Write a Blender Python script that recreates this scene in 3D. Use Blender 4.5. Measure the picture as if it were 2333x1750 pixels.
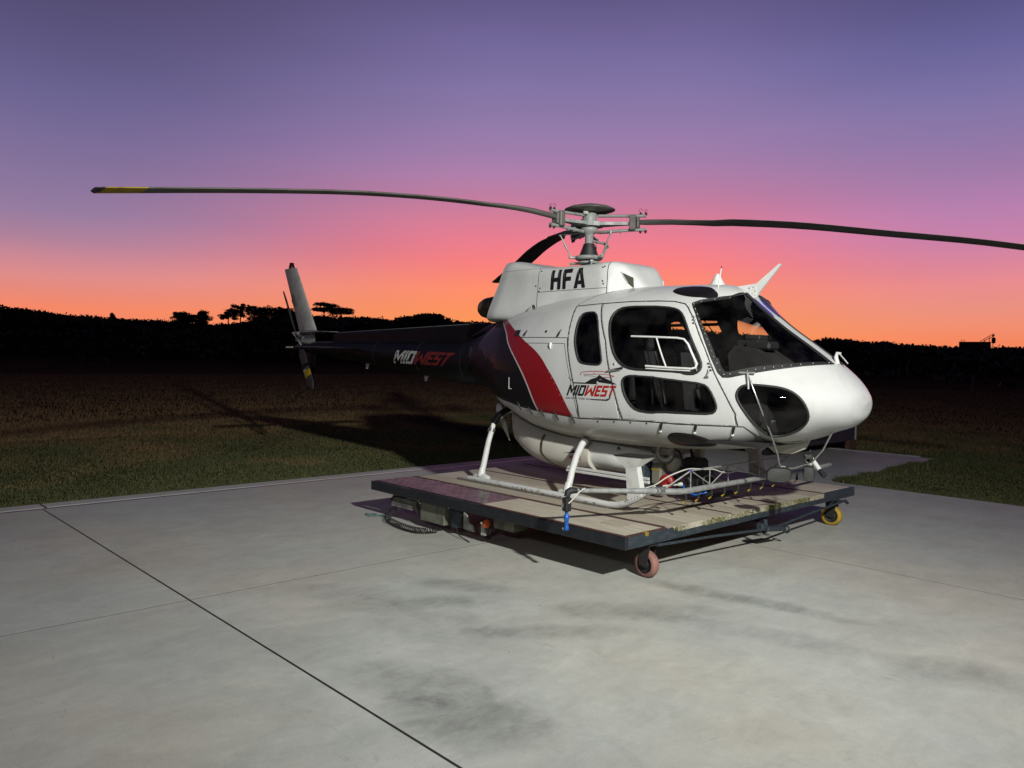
import bpy, math, random
import numpy as np
from mathutils import Vector, Matrix, Euler
sc=bpy.context.scene
for o in list(bpy.data.objects): bpy.data.objects.remove(o)
random.seed(7); RNG=np.random.RandomState(5)
C=sc.collection
# ------------------------------------------------------------------ camera
cd=bpy.data.cameras.new('camera'); cam=bpy.data.objects.new('camera',cd); C.objects.link(cam)
Rc=((0.680996,0.732078,0.017489),(0.034734,-0.008437,-0.999361),(-0.731463,0.681168,-0.031174))
cam.matrix_world=Matrix(((Rc[0][0],-Rc[1][0],-Rc[2][0],0),(Rc[0][1],-Rc[1][1],-Rc[2][1],0),(Rc[0][2],-Rc[1][2],-Rc[2][2],1.85),(0,0,0,1)))
cd.sensor_width=36; cd.lens=36*1790/2333; cd.clip_end=6000; cd.clip_start=.05
sc.camera=cam
# ------------------------------------------------------------------ view
sc.view_settings.view_transform='Standard'; sc.view_settings.look='None'
sc.view_settings.exposure=0; sc.view_settings.gamma=1; sc.view_settings.use_curve_mapping=False
# ------------------------------------------------------------------ sky at dusk
def s2l(c): return tuple((v/255/12.92 if v/255<=.04045 else ((v/255+.055)/1.055)**2.4) for v in c)+(1,)
w=bpy.data.worlds.new('World'); sc.world=w; w.use_nodes=True
nt=w.node_tree; N=nt.nodes; Lk=nt.links; N.clear()
def nd(t,**k):
    n=N.new(t)
    for a,b in k.items(): setattr(n,a,b)
    return n
def mth(op,a,b=None,c=None,clamp=False,tree=None):
    n=(tree or nt).nodes.new('ShaderNodeMath'); n.operation=op; n.use_clamp=clamp
    for i,v in enumerate((a,b,c)):
        if v is None: continue
        if isinstance(v,(int,float)): n.inputs[i].default_value=v
        else: (tree or nt).links.new(v,n.inputs[i])
    return n.outputs[0]
tc=nd('ShaderNodeTexCoord'); nrm=nd('ShaderNodeVectorMath',operation='NORMALIZE'); Lk.new(tc.outputs['Generated'],nrm.inputs[0])
sp=nd('ShaderNodeSeparateXYZ'); Lk.new(nrm.outputs[0],sp.inputs[0])
elev=mth('MULTIPLY',mth('ARCSINE',sp.outputs[2]),180/math.pi)
az=mth('ARCTAN2',sp.outputs[1],sp.outputs[0])
cz=mth('COSINE',mth('SUBTRACT',az,math.radians(129)))
ENORM=90.0
def ramp(stops):
    r=nd('ShaderNodeValToRGB'); r.color_ramp.interpolation='B_SPLINE' if False else 'EASE'
    r.color_ramp.interpolation='LINEAR'
    el=r.color_ramp.elements
    while len(el)<len(stops): el.new(.5)
    for e,(p,c) in zip(el,sorted(stops)): pass
    st=sorted(stops)
    for i,(p,c) in enumerate(st): el[i].position=p; el[i].color=s2l(c)
    Lk.new(efac,r.inputs[0]); return r.outputs[0]
# elevation folded so that the low band gets most of the ramp
efac=mth('POWER',mth('DIVIDE',mth('MAXIMUM',elev,0.0),ENORM),.5)
def ep(d): return (max(d,0)/ENORM)**.5
CEN=[(0,(255,158,82)),(2.5,(255,155,90)),(3.8,(255,148,98)),(5.4,(255,140,110)),(6.9,(252,130,128)),(8.5,(237,126,143)),(10,(215,125,150)),(11.6,(192,125,160)),(13.1,(176,128,170)),(14.5,(162,126,172)),(16.6,(144,122,168)),(18.9,(130,116,165)),(21.6,(115,104,154)),(24.3,(98,88,134)),(32,(55,52,88)),(45,(28,30,56)),(90,(13,15,34))]
LEF=[(0,(250,134,90)),(2.8,(246,138,104)),(3.8,(232,138,122)),(4.9,(220,140,140)),(6,(202,136,150)),(7.1,(175,130,155)),(8.7,(150,124,160)),(10.8,(138,118,158)),(13.4,(122,109,153)),(15.9,(107,99,145)),(18.6,(94,88,131)),(22,(83,75,112)),(32,(46,45,76)),(45,(26,28,52)),(90,(13,15,34))]
RIG=[(0,(248,134,84)),(1.6,(246,136,95)),(2.6,(240,142,112)),(3.8,(233,144,128)),(5.2,(233,140,142)),(6.5,(220,135,156)),(8,(202,131,170)),(9.8,(185,128,175)),(11.9,(163,124,170)),(14.5,(140,120,168)),(17,(122,112,163)),(19.5,(103,99,152)),(22,(89,85,133)),(32,(46,48,80)),(45,(27,29,54)),(90,(13,15,34))]
BAC=[(0,(30,30,48)),(4,(38,36,58)),(10,(40,38,64)),(20,(34,34,62)),(32,(28,30,56)),(45,(22,24,48)),(90,(13,15,34))]
rc=ramp([(ep(a),b) for a,b in CEN]); rl=ramp([(ep(a),b) for a,b in LEF]); rr_s=ramp([(ep(a),b) for a,b in RIG]); rb=ramp([(ep(a),b) for a,b in BAC])
def smooth(v,a,b):
    m=nd('ShaderNodeMapRange',interpolation_type='SMOOTHSTEP'); m.inputs[1].default_value=a; m.inputs[2].default_value=b
    Lk.new(v,m.inputs[0]); return m.outputs[0]
def mixc(f,a,b):
    m=nd('ShaderNodeMix',data_type='RGBA'); Lk.new(f,m.inputs[0]); Lk.new(a,m.inputs[6]); Lk.new(b,m.inputs[7]); return m.outputs[2]
sz_=mth('SINE',mth('SUBTRACT',az,math.radians(133)))
cz=mth('COSINE',mth('SUBTRACT',az,math.radians(133)))
fl_=smooth(sz_,math.sin(math.radians(4)),math.sin(math.radians(35)))
fr_=smooth(mth('MULTIPLY',sz_,-1),math.sin(math.radians(6)),math.sin(math.radians(27)))
f2=smooth(cz,math.cos(math.radians(88)),math.cos(math.radians(44)))
# a faint unevenness, as thin high haze gives
nz=nd('ShaderNodeTexNoise'); nz.inputs['Scale'].default_value=2.2; nz.inputs['Detail'].default_value=2
mp=nd('ShaderNodeMapping'); mp.inputs['Scale'].default_value=(1,1,7); Lk.new(nrm.outputs[0],mp.inputs[0]); Lk.new(mp.outputs[0],nz.inputs['Vector'])
col=mixc(f2,rb,mixc(fr_,mixc(fl_,rc,rl),rr_s))
vv=nd('ShaderNodeHueSaturation'); Lk.new(col,vv.inputs['Color']); Lk.new(mth('ADD',mth('MULTIPLY',nz.outputs[0],.16),.92),vv.inputs['Value'])
# dim red-brown veil high up on the left
bg=nd('ShaderNodeBackground'); bg.inputs[1].default_value=1.0; Lk.new(vv.outputs[0],bg.inputs[0])
wo=nd('ShaderNodeOutputWorld'); Lk.new(bg.outputs[0],wo.inputs[0])
# ------------------------------------------------------------------ floodlight (its shadows on the apron place it here)
LP=Vector((1.85,2.3,5.0)); LAIM=Vector((-12,8.6,.6)); LPOWER=465
ld=bpy.data.lights.new('floodlight_lamp','AREA'); ld.shape='RECTANGLE'; ld.size=.34; ld.size_y=.2; ld.spread=math.radians(112); ld.energy=LPOWER; ld.color=(1,1,.945)
lamp=bpy.data.objects.new('lamp',ld); C.objects.link(lamp)
lamp.location=LP; lamp.rotation_euler=(LAIM-LP).to_track_quat('-Z','Y').to_euler()
# second, weaker lamp, added as fill to brighten the cabin side
LP2=Vector((1.85,-4.6,5.0)); LAIM2=Vector((-8,8,1.2))
ld2=bpy.data.lights.new('fill_lamp','AREA'); ld2.shape='RECTANGLE'; ld2.size=.9; ld2.size_y=.35; ld2.energy=160; ld2.color=(1,1,.94)
lamp2=bpy.data.objects.new('lamp',ld2); C.objects.link(lamp2); lamp2.location=LP2; lamp2.rotation_euler=(LAIM2-LP2).to_track_quat('-Z','Y').to_euler()
# ------------------------------------------------------------------ render
sc.render.engine='CYCLES'; sc.cycles.max_bounces=6; sc.cycles.transparent_max_bounces=16
sc.cycles.caustics_reflective=False; sc.cycles.caustics_refractive=False; sc.cycles.sample_clamp_indirect=4
# ================================================================== helpers
def tag(o,label=None,cat=None,group=None,kind=None):
    for k,v in (('label',label),('category',cat),('group',group),('kind',kind)):
        if v: o[k]=v
    return o
def empty(name,loc=(0,0,0),parent=None):
    o=bpy.data.objects.new(name,None); C.objects.link(o); o.location=loc; o.empty_display_size=.2
    if parent: o.parent=parent
    return o
class MB:
    def __init__(s): s.v=[];s.f=[];s.m=[];s.sm=[]
    def add(s,vs,fs,mi=0,smooth=False):
        n=len(s.v); s.v+= [tuple(v) for v in vs]; s.f+=[tuple(i+n for i in f) for f in fs]; s.m+=[mi]*len(fs); s.sm+=[smooth]*len(fs); return s
    def box(s,c,d,rot=None,mi=0,bev=0):
        hx,hy,hz=d[0]/2,d[1]/2,d[2]/2
        if bev>0:
            b=min(bev,hx*.9,hy*.9,hz*.9); vs=[];fs=[]
            idx={}
            for sx in(-1,1):
                for sy in(-1,1):
                    for sz in(-1,1):
                        for a in range(3):
                            p=[sx*hx,sy*hy,sz*hz]
                            for q in range(3):
                                if q!=a: p[q]-= (sx,sy,sz)[q]*b
                            idx[(sx,sy,sz,a)]=len(vs); vs.append(p)
            for a in range(3):
                o=[q for q in range(3) if q!=a]
                for sg in(-1,1):
                    r=[]
                    for (u,v) in((-1,-1),(1,-1),(1,1),(-1,1)):
                        k=[0,0,0];k[a]=sg;k[o[0]]=u;k[o[1]]=v;r.append(idx[(k[0],k[1],k[2],a)])
                    fs.append(r if (sg>0)==(a!=1) else r[::-1])
            for a in range(3):
                o=[q for q in range(3) if q!=a]
                for u in(-1,1):
                    for v in(-1,1):
                        r=[]
                        for (e,ax) in((-1,o[0]),(1,o[0]),(1,o[1]),(-1,o[1])):
                            k=[0,0,0];k[a]=e;k[o[0]]=u;k[o[1]]=v;r.append(idx[(k[0],k[1],k[2],ax)])
                        fs.append(r)
            for sx in(-1,1):
                for sy in(-1,1):
                    for sz in(-1,1): fs.append([idx[(sx,sy,sz,a)] for a in range(3)])
        else:
            vs=[(x*hx,y*hy,z*hz) for x in(-1,1) for y in(-1,1) for z in(-1,1)]
            fs=[(0,1,3,2),(4,6,7,5),(0,4,5,1),(2,3,7,6),(0,2,6,4),(1,5,7,3)]
        M=rot if rot is not None else Matrix.Identity(3)
        return s.add([(M@Vector(v))+Vector(c) for v in vs],fs,mi)
    def tube(s,pts,r,seg=10,mi=0,closed=False,cap=True,flat=1.0):
        pts=[Vector(p) for p in pts]; n=len(pts)
        rs=r if isinstance(r,(list,tuple)) else [r]*n
        tang=[]
        for i in range(n):
            a=pts[i-1] if (i>0 or closed) else pts[i]; b=pts[(i+1)%n] if (i<n-1 or closed) else pts[i]
            t=(b-a); tang.append(t.normalized() if t.length>1e-9 else Vector((0,0,1)))
        up=Vector((0,0,1))
        if abs(tang[0].dot(up))>.95: up=Vector((0,1,0))
        u=(up-tang[0]*up.dot(tang[0])).normalized(); vs=[];fs=[]
        for i in range(n):
            u=(u-tang[i]*u.dot(tang[i])); u=u.normalized() if u.length>1e-6 else tang[i].orthogonal().normalized()
            w_=tang[i].cross(u)
            for k in range(seg):
                a=2*math.pi*k/seg
                vs.append(pts[i]+u*math.cos(a)*rs[i]*flat+w_*math.sin(a)*rs[i])
        m=n if closed else n-1
        for i in range(m):
            for k in range(seg):
                a=i*seg+k;b=i*seg+(k+1)%seg;c=((i+1)%n)*seg+(k+1)%seg;d=((i+1)%n)*seg+k
                fs.append((a,d,c,b))
        s.add(vs,fs,mi,True)
        if cap and not closed:
            s.add(vs[:seg],[tuple(range(seg))],mi); s.add(vs[-seg:],[tuple(range(seg))[::-1]],mi)
        return s
    def lathe(s,prof,axis=Vector((0,0,1)),org=(0,0,0),seg=24,mi=0,smooth=True):
        axis=Vector(axis).normalized(); u=axis.orthogonal().normalized(); w_=axis.cross(u); vs=[];fs=[]
        for (r,h) in prof:
            for k in range(seg):
                a=2*math.pi*k/seg; vs.append(Vector(org)+axis*h+(u*math.cos(a)+w_*math.sin(a))*max(r,1e-4))
        for i in range(len(prof)-1):
            for k in range(seg):
                a=i*seg+k;b=i*seg+(k+1)%seg; fs.append((a,b,b+seg,a+seg))
        return s.add(vs,fs,mi,smooth)
    def prism(s,poly,a,b,axis='y',mi=0):
        n=len(poly)
        def P(p,h):
            return {'y':(p[0],h,p[1]),'z':(p[0],p[1],h),'x':(h,p[0],p[1])}[axis]
        vs=[P(p,a) for p in poly]+[P(p,b) for p in poly]
        fs=[tuple(range(n)),tuple(range(n,2*n))[::-1]]+[(i,i+n,(i+1)%n+n,(i+1)%n) for i in range(n)]
        return s.add(vs,fs,mi)
    def loft(s,rings,mi=0,smooth=True,caps=True):
        n=len(rings[0]);vs=[p for r in rings for p in r];fs=[]
        for i in range(len(rings)-1):
            for k in range(n):
                a=i*n+k;b=i*n+(k+1)%n; fs.append((a,b,b+n,a+n))
        s.add(vs,fs,mi,smooth)
        if caps: s.add(rings[0],[tuple(range(n))[::-1]],mi); s.add(rings[-1],[tuple(range(n))],mi)
        return s
    def build(s,name,mats,parent=None,recalc=True):
        me=bpy.data.meshes.new(name); me.from_pydata([tuple(v) for v in s.v],[],s.f)
        for m in (mats if isinstance(mats,(list,tuple)) else [mats]): me.materials.append(m)
        me.polygons.foreach_set('material_index',s.m); me.polygons.foreach_set('use_smooth',s.sm)
        if recalc:
            import bmesh
            bm=bmesh.new(); bm.from_mesh(me); bmesh.ops.recalc_face_normals(bm,faces=bm.faces); bm.to_mesh(me); bm.free()
        me.update()
        o=bpy.data.objects.new(name,me); C.objects.link(o)
        if parent: o.parent=parent
        return o
def npmesh(name,verts,faces,mats,parent=None,smooth=False,mi=None):
    me=bpy.data.meshes.new(name); nv=len(verts); nf=len(faces); k=faces.shape[1]
    me.vertices.add(nv); me.vertices.foreach_set('co',np.asarray(verts,dtype=np.float32).ravel())
    me.loops.add(nf*k); me.loops.foreach_set('vertex_index',faces.astype(np.int32).ravel())
    me.polygons.add(nf); me.polygons.foreach_set('loop_start',np.arange(0,nf*k,k,dtype=np.int32))
    try: me.polygons.foreach_set('loop_total',np.full(nf,k,dtype=np.int32))
    except Exception: pass
    for m in (mats if isinstance(mats,(list,tuple)) else [mats]): me.materials.append(m)
    me.polygons.foreach_set('use_smooth',np.full(nf,smooth))
    if mi is not None: me.polygons.foreach_set('material_index',mi.astype(np.int32))
    me.update(calc_edges=True); me.validate()
    o=bpy.data.objects.new(name,me); C.objects.link(o)
    if parent: o.parent=parent
    return o
def copyobj(o,parent=None,loc=None,rot=None,scale=None):
    c=o.copy(); C.objects.link(c)
    if parent: c.parent=parent
    if loc is not None: c.location=loc
    if rot is not None: c.rotation_euler=rot
    if scale is not None: c.scale=scale
    for k in ('label','group','category'):
        pass
    return c
def setparent(objs,p):
    for o in objs: o.parent=p
# ------------------------------------------------------------------ materials
def mat(name,base,rough=.5,metal=0,noise=None,bump=None,coat=0,spec=.5,mixcol=None,mixscale=6,mixlo=.45,mixhi=.65,stretch=None,obj=True):
    m=bpy.data.materials.new(name); m.use_nodes=True; t=m.node_tree; b=t.nodes['Principled BSDF']
    b.inputs['Base Color'].default_value=(*base,1); b.inputs['Roughness'].default_value=rough; b.inputs['Metallic'].default_value=metal
    b.inputs['Coat Weight'].default_value=coat; b.inputs['Coat Roughness'].default_value=.08; b.inputs['Specular IOR Level'].default_value=spec
    co=t.nodes.new('ShaderNodeTexCoord'); src=co.outputs['Object']
    if stretch:
        mp=t.nodes.new('ShaderNodeMapping'); mp.inputs['Scale'].default_value=stretch; t.links.new(src,mp.inputs[0]); src=mp.outputs[0]
    if noise or mixcol:
        n=t.nodes.new('ShaderNodeTexNoise'); n.inputs['Scale'].default_value=mixscale; n.inputs['Detail'].default_value=6; n.inputs['Roughness'].default_value=.62
        t.links.new(src,n.inputs['Vector'])
        mr=t.nodes.new('ShaderNodeMapRange'); mr.inputs[1].default_value=mixlo; mr.inputs[2].default_value=mixhi; t.links.new(n.outputs[0],mr.inputs[0])
        mx=t.nodes.new('ShaderNodeMix'); mx.data_type='RGBA'; mx.inputs[6].default_value=(*base,1)
        c2=mixcol if mixcol else tuple(v*(1-noise) for v in base)
        mx.inputs[7].default_value=(*c2,1); t.links.new(mr.outputs[0],mx.inputs[0]); t.links.new(mx.outputs[2],b.inputs['Base Color'])
        ra=t.nodes.new('ShaderNodeMapRange'); ra.inputs[3].default_value=max(rough-.06,.03); ra.inputs[4].default_value=min(rough+.12,1); t.links.new(n.outputs[0],ra.inputs[0]); t.links.new(ra.outputs[0],b.inputs['Roughness'])
    if bump:
        n2=t.nodes.new('ShaderNodeTexNoise'); n2.inputs['Scale'].default_value=bump[0]; n2.inputs['Detail'].default_value=5; t.links.new(src,n2.inputs['Vector'])
        bp=t.nodes.new('ShaderNodeBump'); bp.inputs['Strength'].default_value=bump[1]; bp.inputs['Distance'].default_value=bump[2] if len(bump)>2 else .01
        t.links.new(n2.outputs[0],bp.inputs['Height']); t.links.new(bp.outputs[0],b.inputs['Normal'])
    return m
M={}
M['white']=mat('white_paint',(.61,.62,.605),.5,mixcol=(.47,.47,.445),mixscale=1.7,mixlo=.42,mixhi=.85,spec=.3,coat=.5,bump=(3,.05,.01))
M['cowl']=mat('white_cowling_paint',(.56,.57,.56),.48,mixcol=(.40,.40,.385),mixscale=2.3,mixlo=.4,mixhi=.85,coat=.15,bump=(3,.06,.01))
M['finwhite']=mat('weathered_white_paint',(.44,.44,.42),.5,mixcol=(.24,.24,.22),mixscale=4,mixlo=.45,mixhi=.8)
M['skid']=mat('white_skid_paint',(.58,.59,.57),.4,mixcol=(.42,.40,.36),mixscale=9,mixlo=.52,mixhi=.8)
M['tank']=mat('fibreglass_tank',(.50,.48,.43),.38,mixcol=(.46,.44,.38),mixscale=3,mixlo=.4,mixhi=.75,coat=.1)
M['black']=mat('black_gloss_paint',(.004,.004,.005),.42,coat=.05,spec=.2,noise=.3)
M['dimwhitetext']=mat('dim_lit_white_vinyl',(.34,.34,.33),.6,noise=.3)  # boom lettering: white darkened in the colour to stand for lamp falloff
M['dimredtext']=mat('dim_lit_red_vinyl',(.13,.006,.006),.6,noise=.3)  # boom lettering: same falloff put into the red
M['seal']=mat('black_rubber',(.012,.012,.013),.6,noise=.3,mixscale=20)
M['dark']=mat('dark_interior',(.014,.013,.013),.8,noise=.4)
M['lining']=mat('cabin_lining',(.10,.09,.075),.8,noise=.3)
M['seat']=mat('seat_fabric',(.02,.02,.022),.85,noise=.4,mixscale=30)
M['seatpale']=mat('pale_seat_belt_webbing',(.32,.31,.28),.7,noise=.3)
M['grey']=mat('grey_metal',(.30,.31,.30),.45,metal=.3,mixcol=(.16,.16,.155),mixscale=14,mixlo=.45,mixhi=.7)
M['hub']=mat('hub_grey_paint',(.24,.25,.24),.45,mixcol=(.10,.10,.095),mixscale=18,mixlo=.5,mixhi=.75)
M['steel']=mat('bright_steel',(.42,.42,.41),.3,metal=.85,noise=.3,mixscale=20)
M['blade']=mat('blade_grey_paint',(.105,.10,.09),.45,mixcol=(.055,.05,.045),mixscale=7,mixlo=.45,mixhi=.7,stretch=(.4,3,3))
M['bladedark']=mat('blade_dark_paint',(.035,.034,.034),.5,noise=.4,mixscale=9)
M['yellow']=mat('yellow_paint',(.33,.22,.01),.5,noise=.35,mixscale=9)
M['red']=mat('red_paint',(.34,.008,.010),.3,noise=.2,coat=.3)
M['redtext']=mat('red_vinyl',(.36,.012,.010),.4,noise=.15)
M['blacktext']=mat('black_vinyl',(.010,.009,.010),.45,noise=.2)
M['whitetext']=mat('white_vinyl',(.62,.62,.60),.45,noise=.15)
M['greytext']=mat('grey_vinyl',(.14,.13,.13),.5,noise=.2)
M['blue']=mat('blue_plastic',(.008,.09,.38),.35,noise=.3,mixscale=30)
M['darkred']=mat('dark_red_lens',(.06,.006,.006),.2,noise=.2)
M['redplastic']=mat('red_plastic',(.26,.010,.009),.45,noise=.4,mixscale=20)
M['orange']=mat('orange_plastic',(.50,.09,.01),.4,noise=.3,mixscale=25)
M['hose']=mat('clear_hose',(.42,.41,.36),.35,noise=.2)
M['framedark']=mat('darker_side_beam_steel',(.008,.011,.015),.5,mixcol=(.018,.020,.024),mixscale=9)  # starboard side beam only, darker than the other beams
M['frame']=mat('navy_steel_paint',(.020,.030,.040),.55,mixcol=(.05,.058,.062),mixscale=11,mixlo=.5,mixhi=.75,bump=(40,.15,.004),stretch=(1,1,4))
M['rust']=mat('rusty_edge',(.075,.028,.022),.7,noise=.5,mixscale=20)
M['battery']=mat('khaki_box',(.17,.17,.13),.55,mixcol=(.09,.09,.07),mixscale=9)
M['oldwhite']=mat('dirty_white_plastic',(.42,.43,.39),.5,mixcol=(.22,.22,.19),mixscale=9)
M['wheelred']=mat('pink_polyurethane',(.27,.13,.105),.6,mixcol=(.17,.09,.07),mixscale=12)
M['wheelyel']=mat('yellow_polyurethane',(.42,.27,.015),.55,mixcol=(.26,.17,.02),mixscale=12)
M['greenhose']=mat('green_hose',(.02,.13,.10),.5,noise=.2)
M['exh']=mat('heat_stained_steel',(.16,.135,.07),.45,metal=.5,mixcol=(.05,.04,.025),mixscale=8)
M['intake']=mat('dark_intake_mesh',(.045,.04,.028),.8,noise=.5,mixscale=40)
M['navybox']=mat('navy_container_paint',(.035,.034,.05),.6,noise=.3,mixscale=3)
M['bark']=mat('pine_bark',(.07,.05,.035),.9,noise=.4)
M['post']=mat('weathered_post',(.12,.10,.08),.9,noise=.4)
M['machine']=mat('dark_machine_paint',(.04,.04,.035),.7,noise=.4)
M['purple']=mat('anodised_purple',(.05,.04,.22),.4,noise=.2)
def leafmat(name,a,b,scale=.7):
    m=mat(name,a,.75,mixcol=b,mixscale=scale,mixlo=.35,mixhi=.65); return m
M['leaf']=leafmat('pine_needles',(.030,.042,.018),(.045,.052,.02))
M['scrub']=leafmat('scrub_leaves',(.028,.026,.013),(.050,.036,.018),.08)
# glass
def glass(name,tint,ior=1.4,rough=.015,dirt=.006):
    m=bpy.data.materials.new(name); m.use_nodes=True; t=m.node_tree; t.nodes.clear()
    o=t.nodes.new('ShaderNodeOutputMaterial'); tr=t.nodes.new('ShaderNodeBsdfTransparent'); tr.inputs[0].default_value=(*tint,1)
    g=t.nodes.new('ShaderNodeBsdfGlossy'); g.inputs['Roughness'].default_value=rough; fr=t.nodes.new('ShaderNodeFresnel'); fr.inputs[0].default_value=ior
    df=t.nodes.new('ShaderNodeBsdfDiffuse'); df.inputs[0].default_value=(.5,.48,.45,1)
    mx=t.nodes.new('ShaderNodeMixShader'); m2=t.nodes.new('ShaderNodeMixShader')
    n=t.nodes.new('ShaderNodeTexNoise'); n.inputs['Scale'].default_value=5; n.inputs['Detail'].default_value=7
    co=t.nodes.new('ShaderNodeTexCoord'); t.links.new(co.outputs['Object'],n.inputs['Vector'])
    mr=t.nodes.new('ShaderNodeMapRange'); mr.inputs[1].default_value=.42; mr.inputs[2].default_value=.8; mr.inputs[3].default_value=0; mr.inputs[4].default_value=dirt*3
    t.links.new(n.outputs[0],mr.inputs[0])
    t.links.new(mr.outputs[0],m2.inputs[0]); t.links.new(tr.outputs[0],m2.inputs[1]); t.links.new(df.outputs[0],m2.inputs[2])
    t.links.new(fr.outputs[0],mx.inputs[0]); t.links.new(m2.outputs[0],mx.inputs[1]); t.links.new(g.outputs[0],mx.inputs[2]); t.links.new(mx.outputs[0],o.inputs[0])
    return m
M['glass']=glass('window_acrylic',(.95,.94,.93))
M['glasssmoke']=glass('smoked_acrylic',(.72,.72,.72))
M['glassdark']=mat('dark_tinted_acrylic',(.010,.008,.010),.3,coat=.15,spec=.3,noise=.2)
M['mirror']=mat('mirror_face',(.22,.225,.23),.12,metal=1,noise=.15,mixscale=8)
# helicopter livery: white, with a red sash that narrows upwards and black behind it
def livery():
    m=bpy.data.materials.new('helicopter_livery_paint'); m.use_nodes=True; t=m.node_tree; b=t.nodes['Principled BSDF']
    co=t.nodes.new('ShaderNodeTexCoord'); s=t.nodes.new('ShaderNodeSeparateXYZ'); t.links.new(co.outputs['Object'],s.inputs[0])
    X,Z=s.outputs[0],s.outputs[2]
    def curve(pts):
        # piecewise boundary x(z)
        zn=mth('DIVIDE',mth('SUBTRACT',Z,.6,tree=t),1.6,clamp=True,tree=t)
        c=t.nodes.new('ShaderNodeFloatCurve'); cm=c.mapping; cu=cm.curves[0]
        P=sorted([((z-.6)/1.6,(x+2.5)/5) for x,z in pts])
        while len(cu.points)<len(P): cu.points.new(.5,.5)
        for i,(a,bb) in enumerate(P): cu.points[i].location=(a,bb)
        cm.update(); t.links.new(zn,c.inputs['Value']); c.inputs['Factor'].default_value=1
        return mth('SUBTRACT',mth('MULTIPLY',c.outputs[0],5.0,tree=t),2.5,tree=t)
    LB=[(.24,.6),(.081,.879),(-.113,1.20),(-.275,1.39),(-.527,1.62),(-.68,1.767),(-.92,1.88),(-1.22,1.965),(-1.5,2.02),(-1.6,2.2)]
    RB=[(.76,.6),(.616,.848),(.417,1.153),(.271,1.322),(.068,1.506),(-.22,1.653),(-.50,1.787),(-.80,1.90),(-1.16,1.985),(-1.42,2.04),(-1.5,2.2)]
    xl=curve(LB); xr=curve(RB)
    def lt(a,bv,soft=.0025):
        mr=t.nodes.new('ShaderNodeMapRange'); mr.inputs[1].default_value=-soft; mr.inputs[2].default_value=soft
        t.links.new(mth('SUBTRACT',bv,a,tree=t),mr.inputs[0]); return mr.outputs[0]   # 1 where a<bv
    def mc(f,a,bv):
        x=t.nodes.new('ShaderNodeMix'); x.data_type='RGBA'; t.links.new(f,x.inputs[0])
        for i,v in ((6,a),(7,bv)):
            if isinstance(v,tuple): x.inputs[i].default_value=(*v,1)
            else: t.links.new(v,x.inputs[i])
        return x.outputs[2]
    n=t.nodes.new('ShaderNodeTexNoise'); n.inputs['Scale'].default_value=1.6; n.inputs['Detail'].default_value=7; n.inputs['Roughness'].default_value=.65; t.links.new(co.outputs['Object'],n.inputs['Vector'])
    mr=t.nodes.new('ShaderNodeMapRange'); mr.inputs[1].default_value=.42; mr.inputs[2].default_value=.85; t.links.new(n.outputs[0],mr.inputs[0])
    wc=mc(mr.outputs[0],(.51,.52,.51),(.43,.43,.41))
    ms=t.nodes.new('ShaderNodeMapping'); ms.inputs['Scale'].default_value=(9,9,.8); t.links.new(co.outputs['Object'],ms.inputs[0])
    n5=t.nodes.new('ShaderNodeTexNoise'); n5.inputs['Scale'].default_value=1.0; n5.inputs['Detail'].default_value=5; t.links.new(ms.outputs[0],n5.inputs['Vector'])
    m5=t.nodes.new('ShaderNodeMapRange'); m5.inputs[1].default_value=.56; m5.inputs[2].default_value=.78; m5.inputs[4].default_value=.45; t.links.new(n5.outputs[0],m5.inputs[0])
    wc=mc(m5.outputs[0],wc,(.40,.39,.35))
    # road grime low on the belly
    gm=t.nodes.new('ShaderNodeMapRange'); gm.inputs[1].default_value=.80; gm.inputs[2].default_value=.55; t.links.new(Z,gm.inputs[0])
    n3=t.nodes.new('ShaderNodeTexNoise'); n3.inputs['Scale'].default_value=7; n3.inputs['Detail'].default_value=6; t.links.new(co.outputs['Object'],n3.inputs['Vector'])
    wc=mc(mth('MULTIPLY',gm.outputs[0],mth('MULTIPLY',n3.outputs[0],.8,tree=t),tree=t),wc,(.30,.28,.20))
    redm=lt(X,xr); blk=lt(X,mth('SUBTRACT',xl,.012,tree=t)); pin=lt(X,mth('ADD',xl,.012,tree=t))
    c=mc(redm,wc,(.20,.006,.009)); c=mc(pin,c,(.42,.40,.40)); c=mc(blk,c,(.005,.005,.006))
    # white belly under a line that rises towards the tail
    zb=mth('SUBTRACT',.872,mth('MULTIPLY',mth('SUBTRACT',X,.03,tree=t),.075,tree=t),tree=t)
    zb=mth('ADD',zb,mth('MULTIPLY',mth('MAXIMUM',mth('SUBTRACT',-.2,X,tree=t),0,tree=t),.10,tree=t),tree=t)
    low=mth('MULTIPLY',lt(Z,zb),lt(mth('MULTIPLY',X,-1,tree=t),mth('ADD',0,1.05,tree=t)),tree=t)
    c=mc(low,c,wc)
    cwt=mth('SUBTRACT',.5,mth('MULTIPLY',mth('MULTIPLY',blk,mth('SUBTRACT',1,low,tree=t),tree=t),.36,tree=t),tree=t); t.links.new(cwt,b.inputs['Coat Weight'])
    t.links.new(c,b.inputs['Base Color']); b.inputs['Specular IOR Level'].default_value=.22; b.inputs['Coat Roughness'].default_value=.04
    ra=t.nodes.new('ShaderNodeMapRange'); ra.inputs[3].default_value=.45; ra.inputs[4].default_value=.65; t.links.new(n.outputs[0],ra.inputs[0]); t.links.new(ra.outputs[0],b.inputs['Roughness'])
    bp=t.nodes.new('ShaderNodeBump'); bp.inputs['Strength'].default_value=.06; bp.inputs['Distance'].default_value=.01; t.links.new(n.outputs[0],bp.inputs['Height']); t.links.new(bp.outputs[0],b.inputs['Normal'])
    return m
M['livery']=livery()
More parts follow.
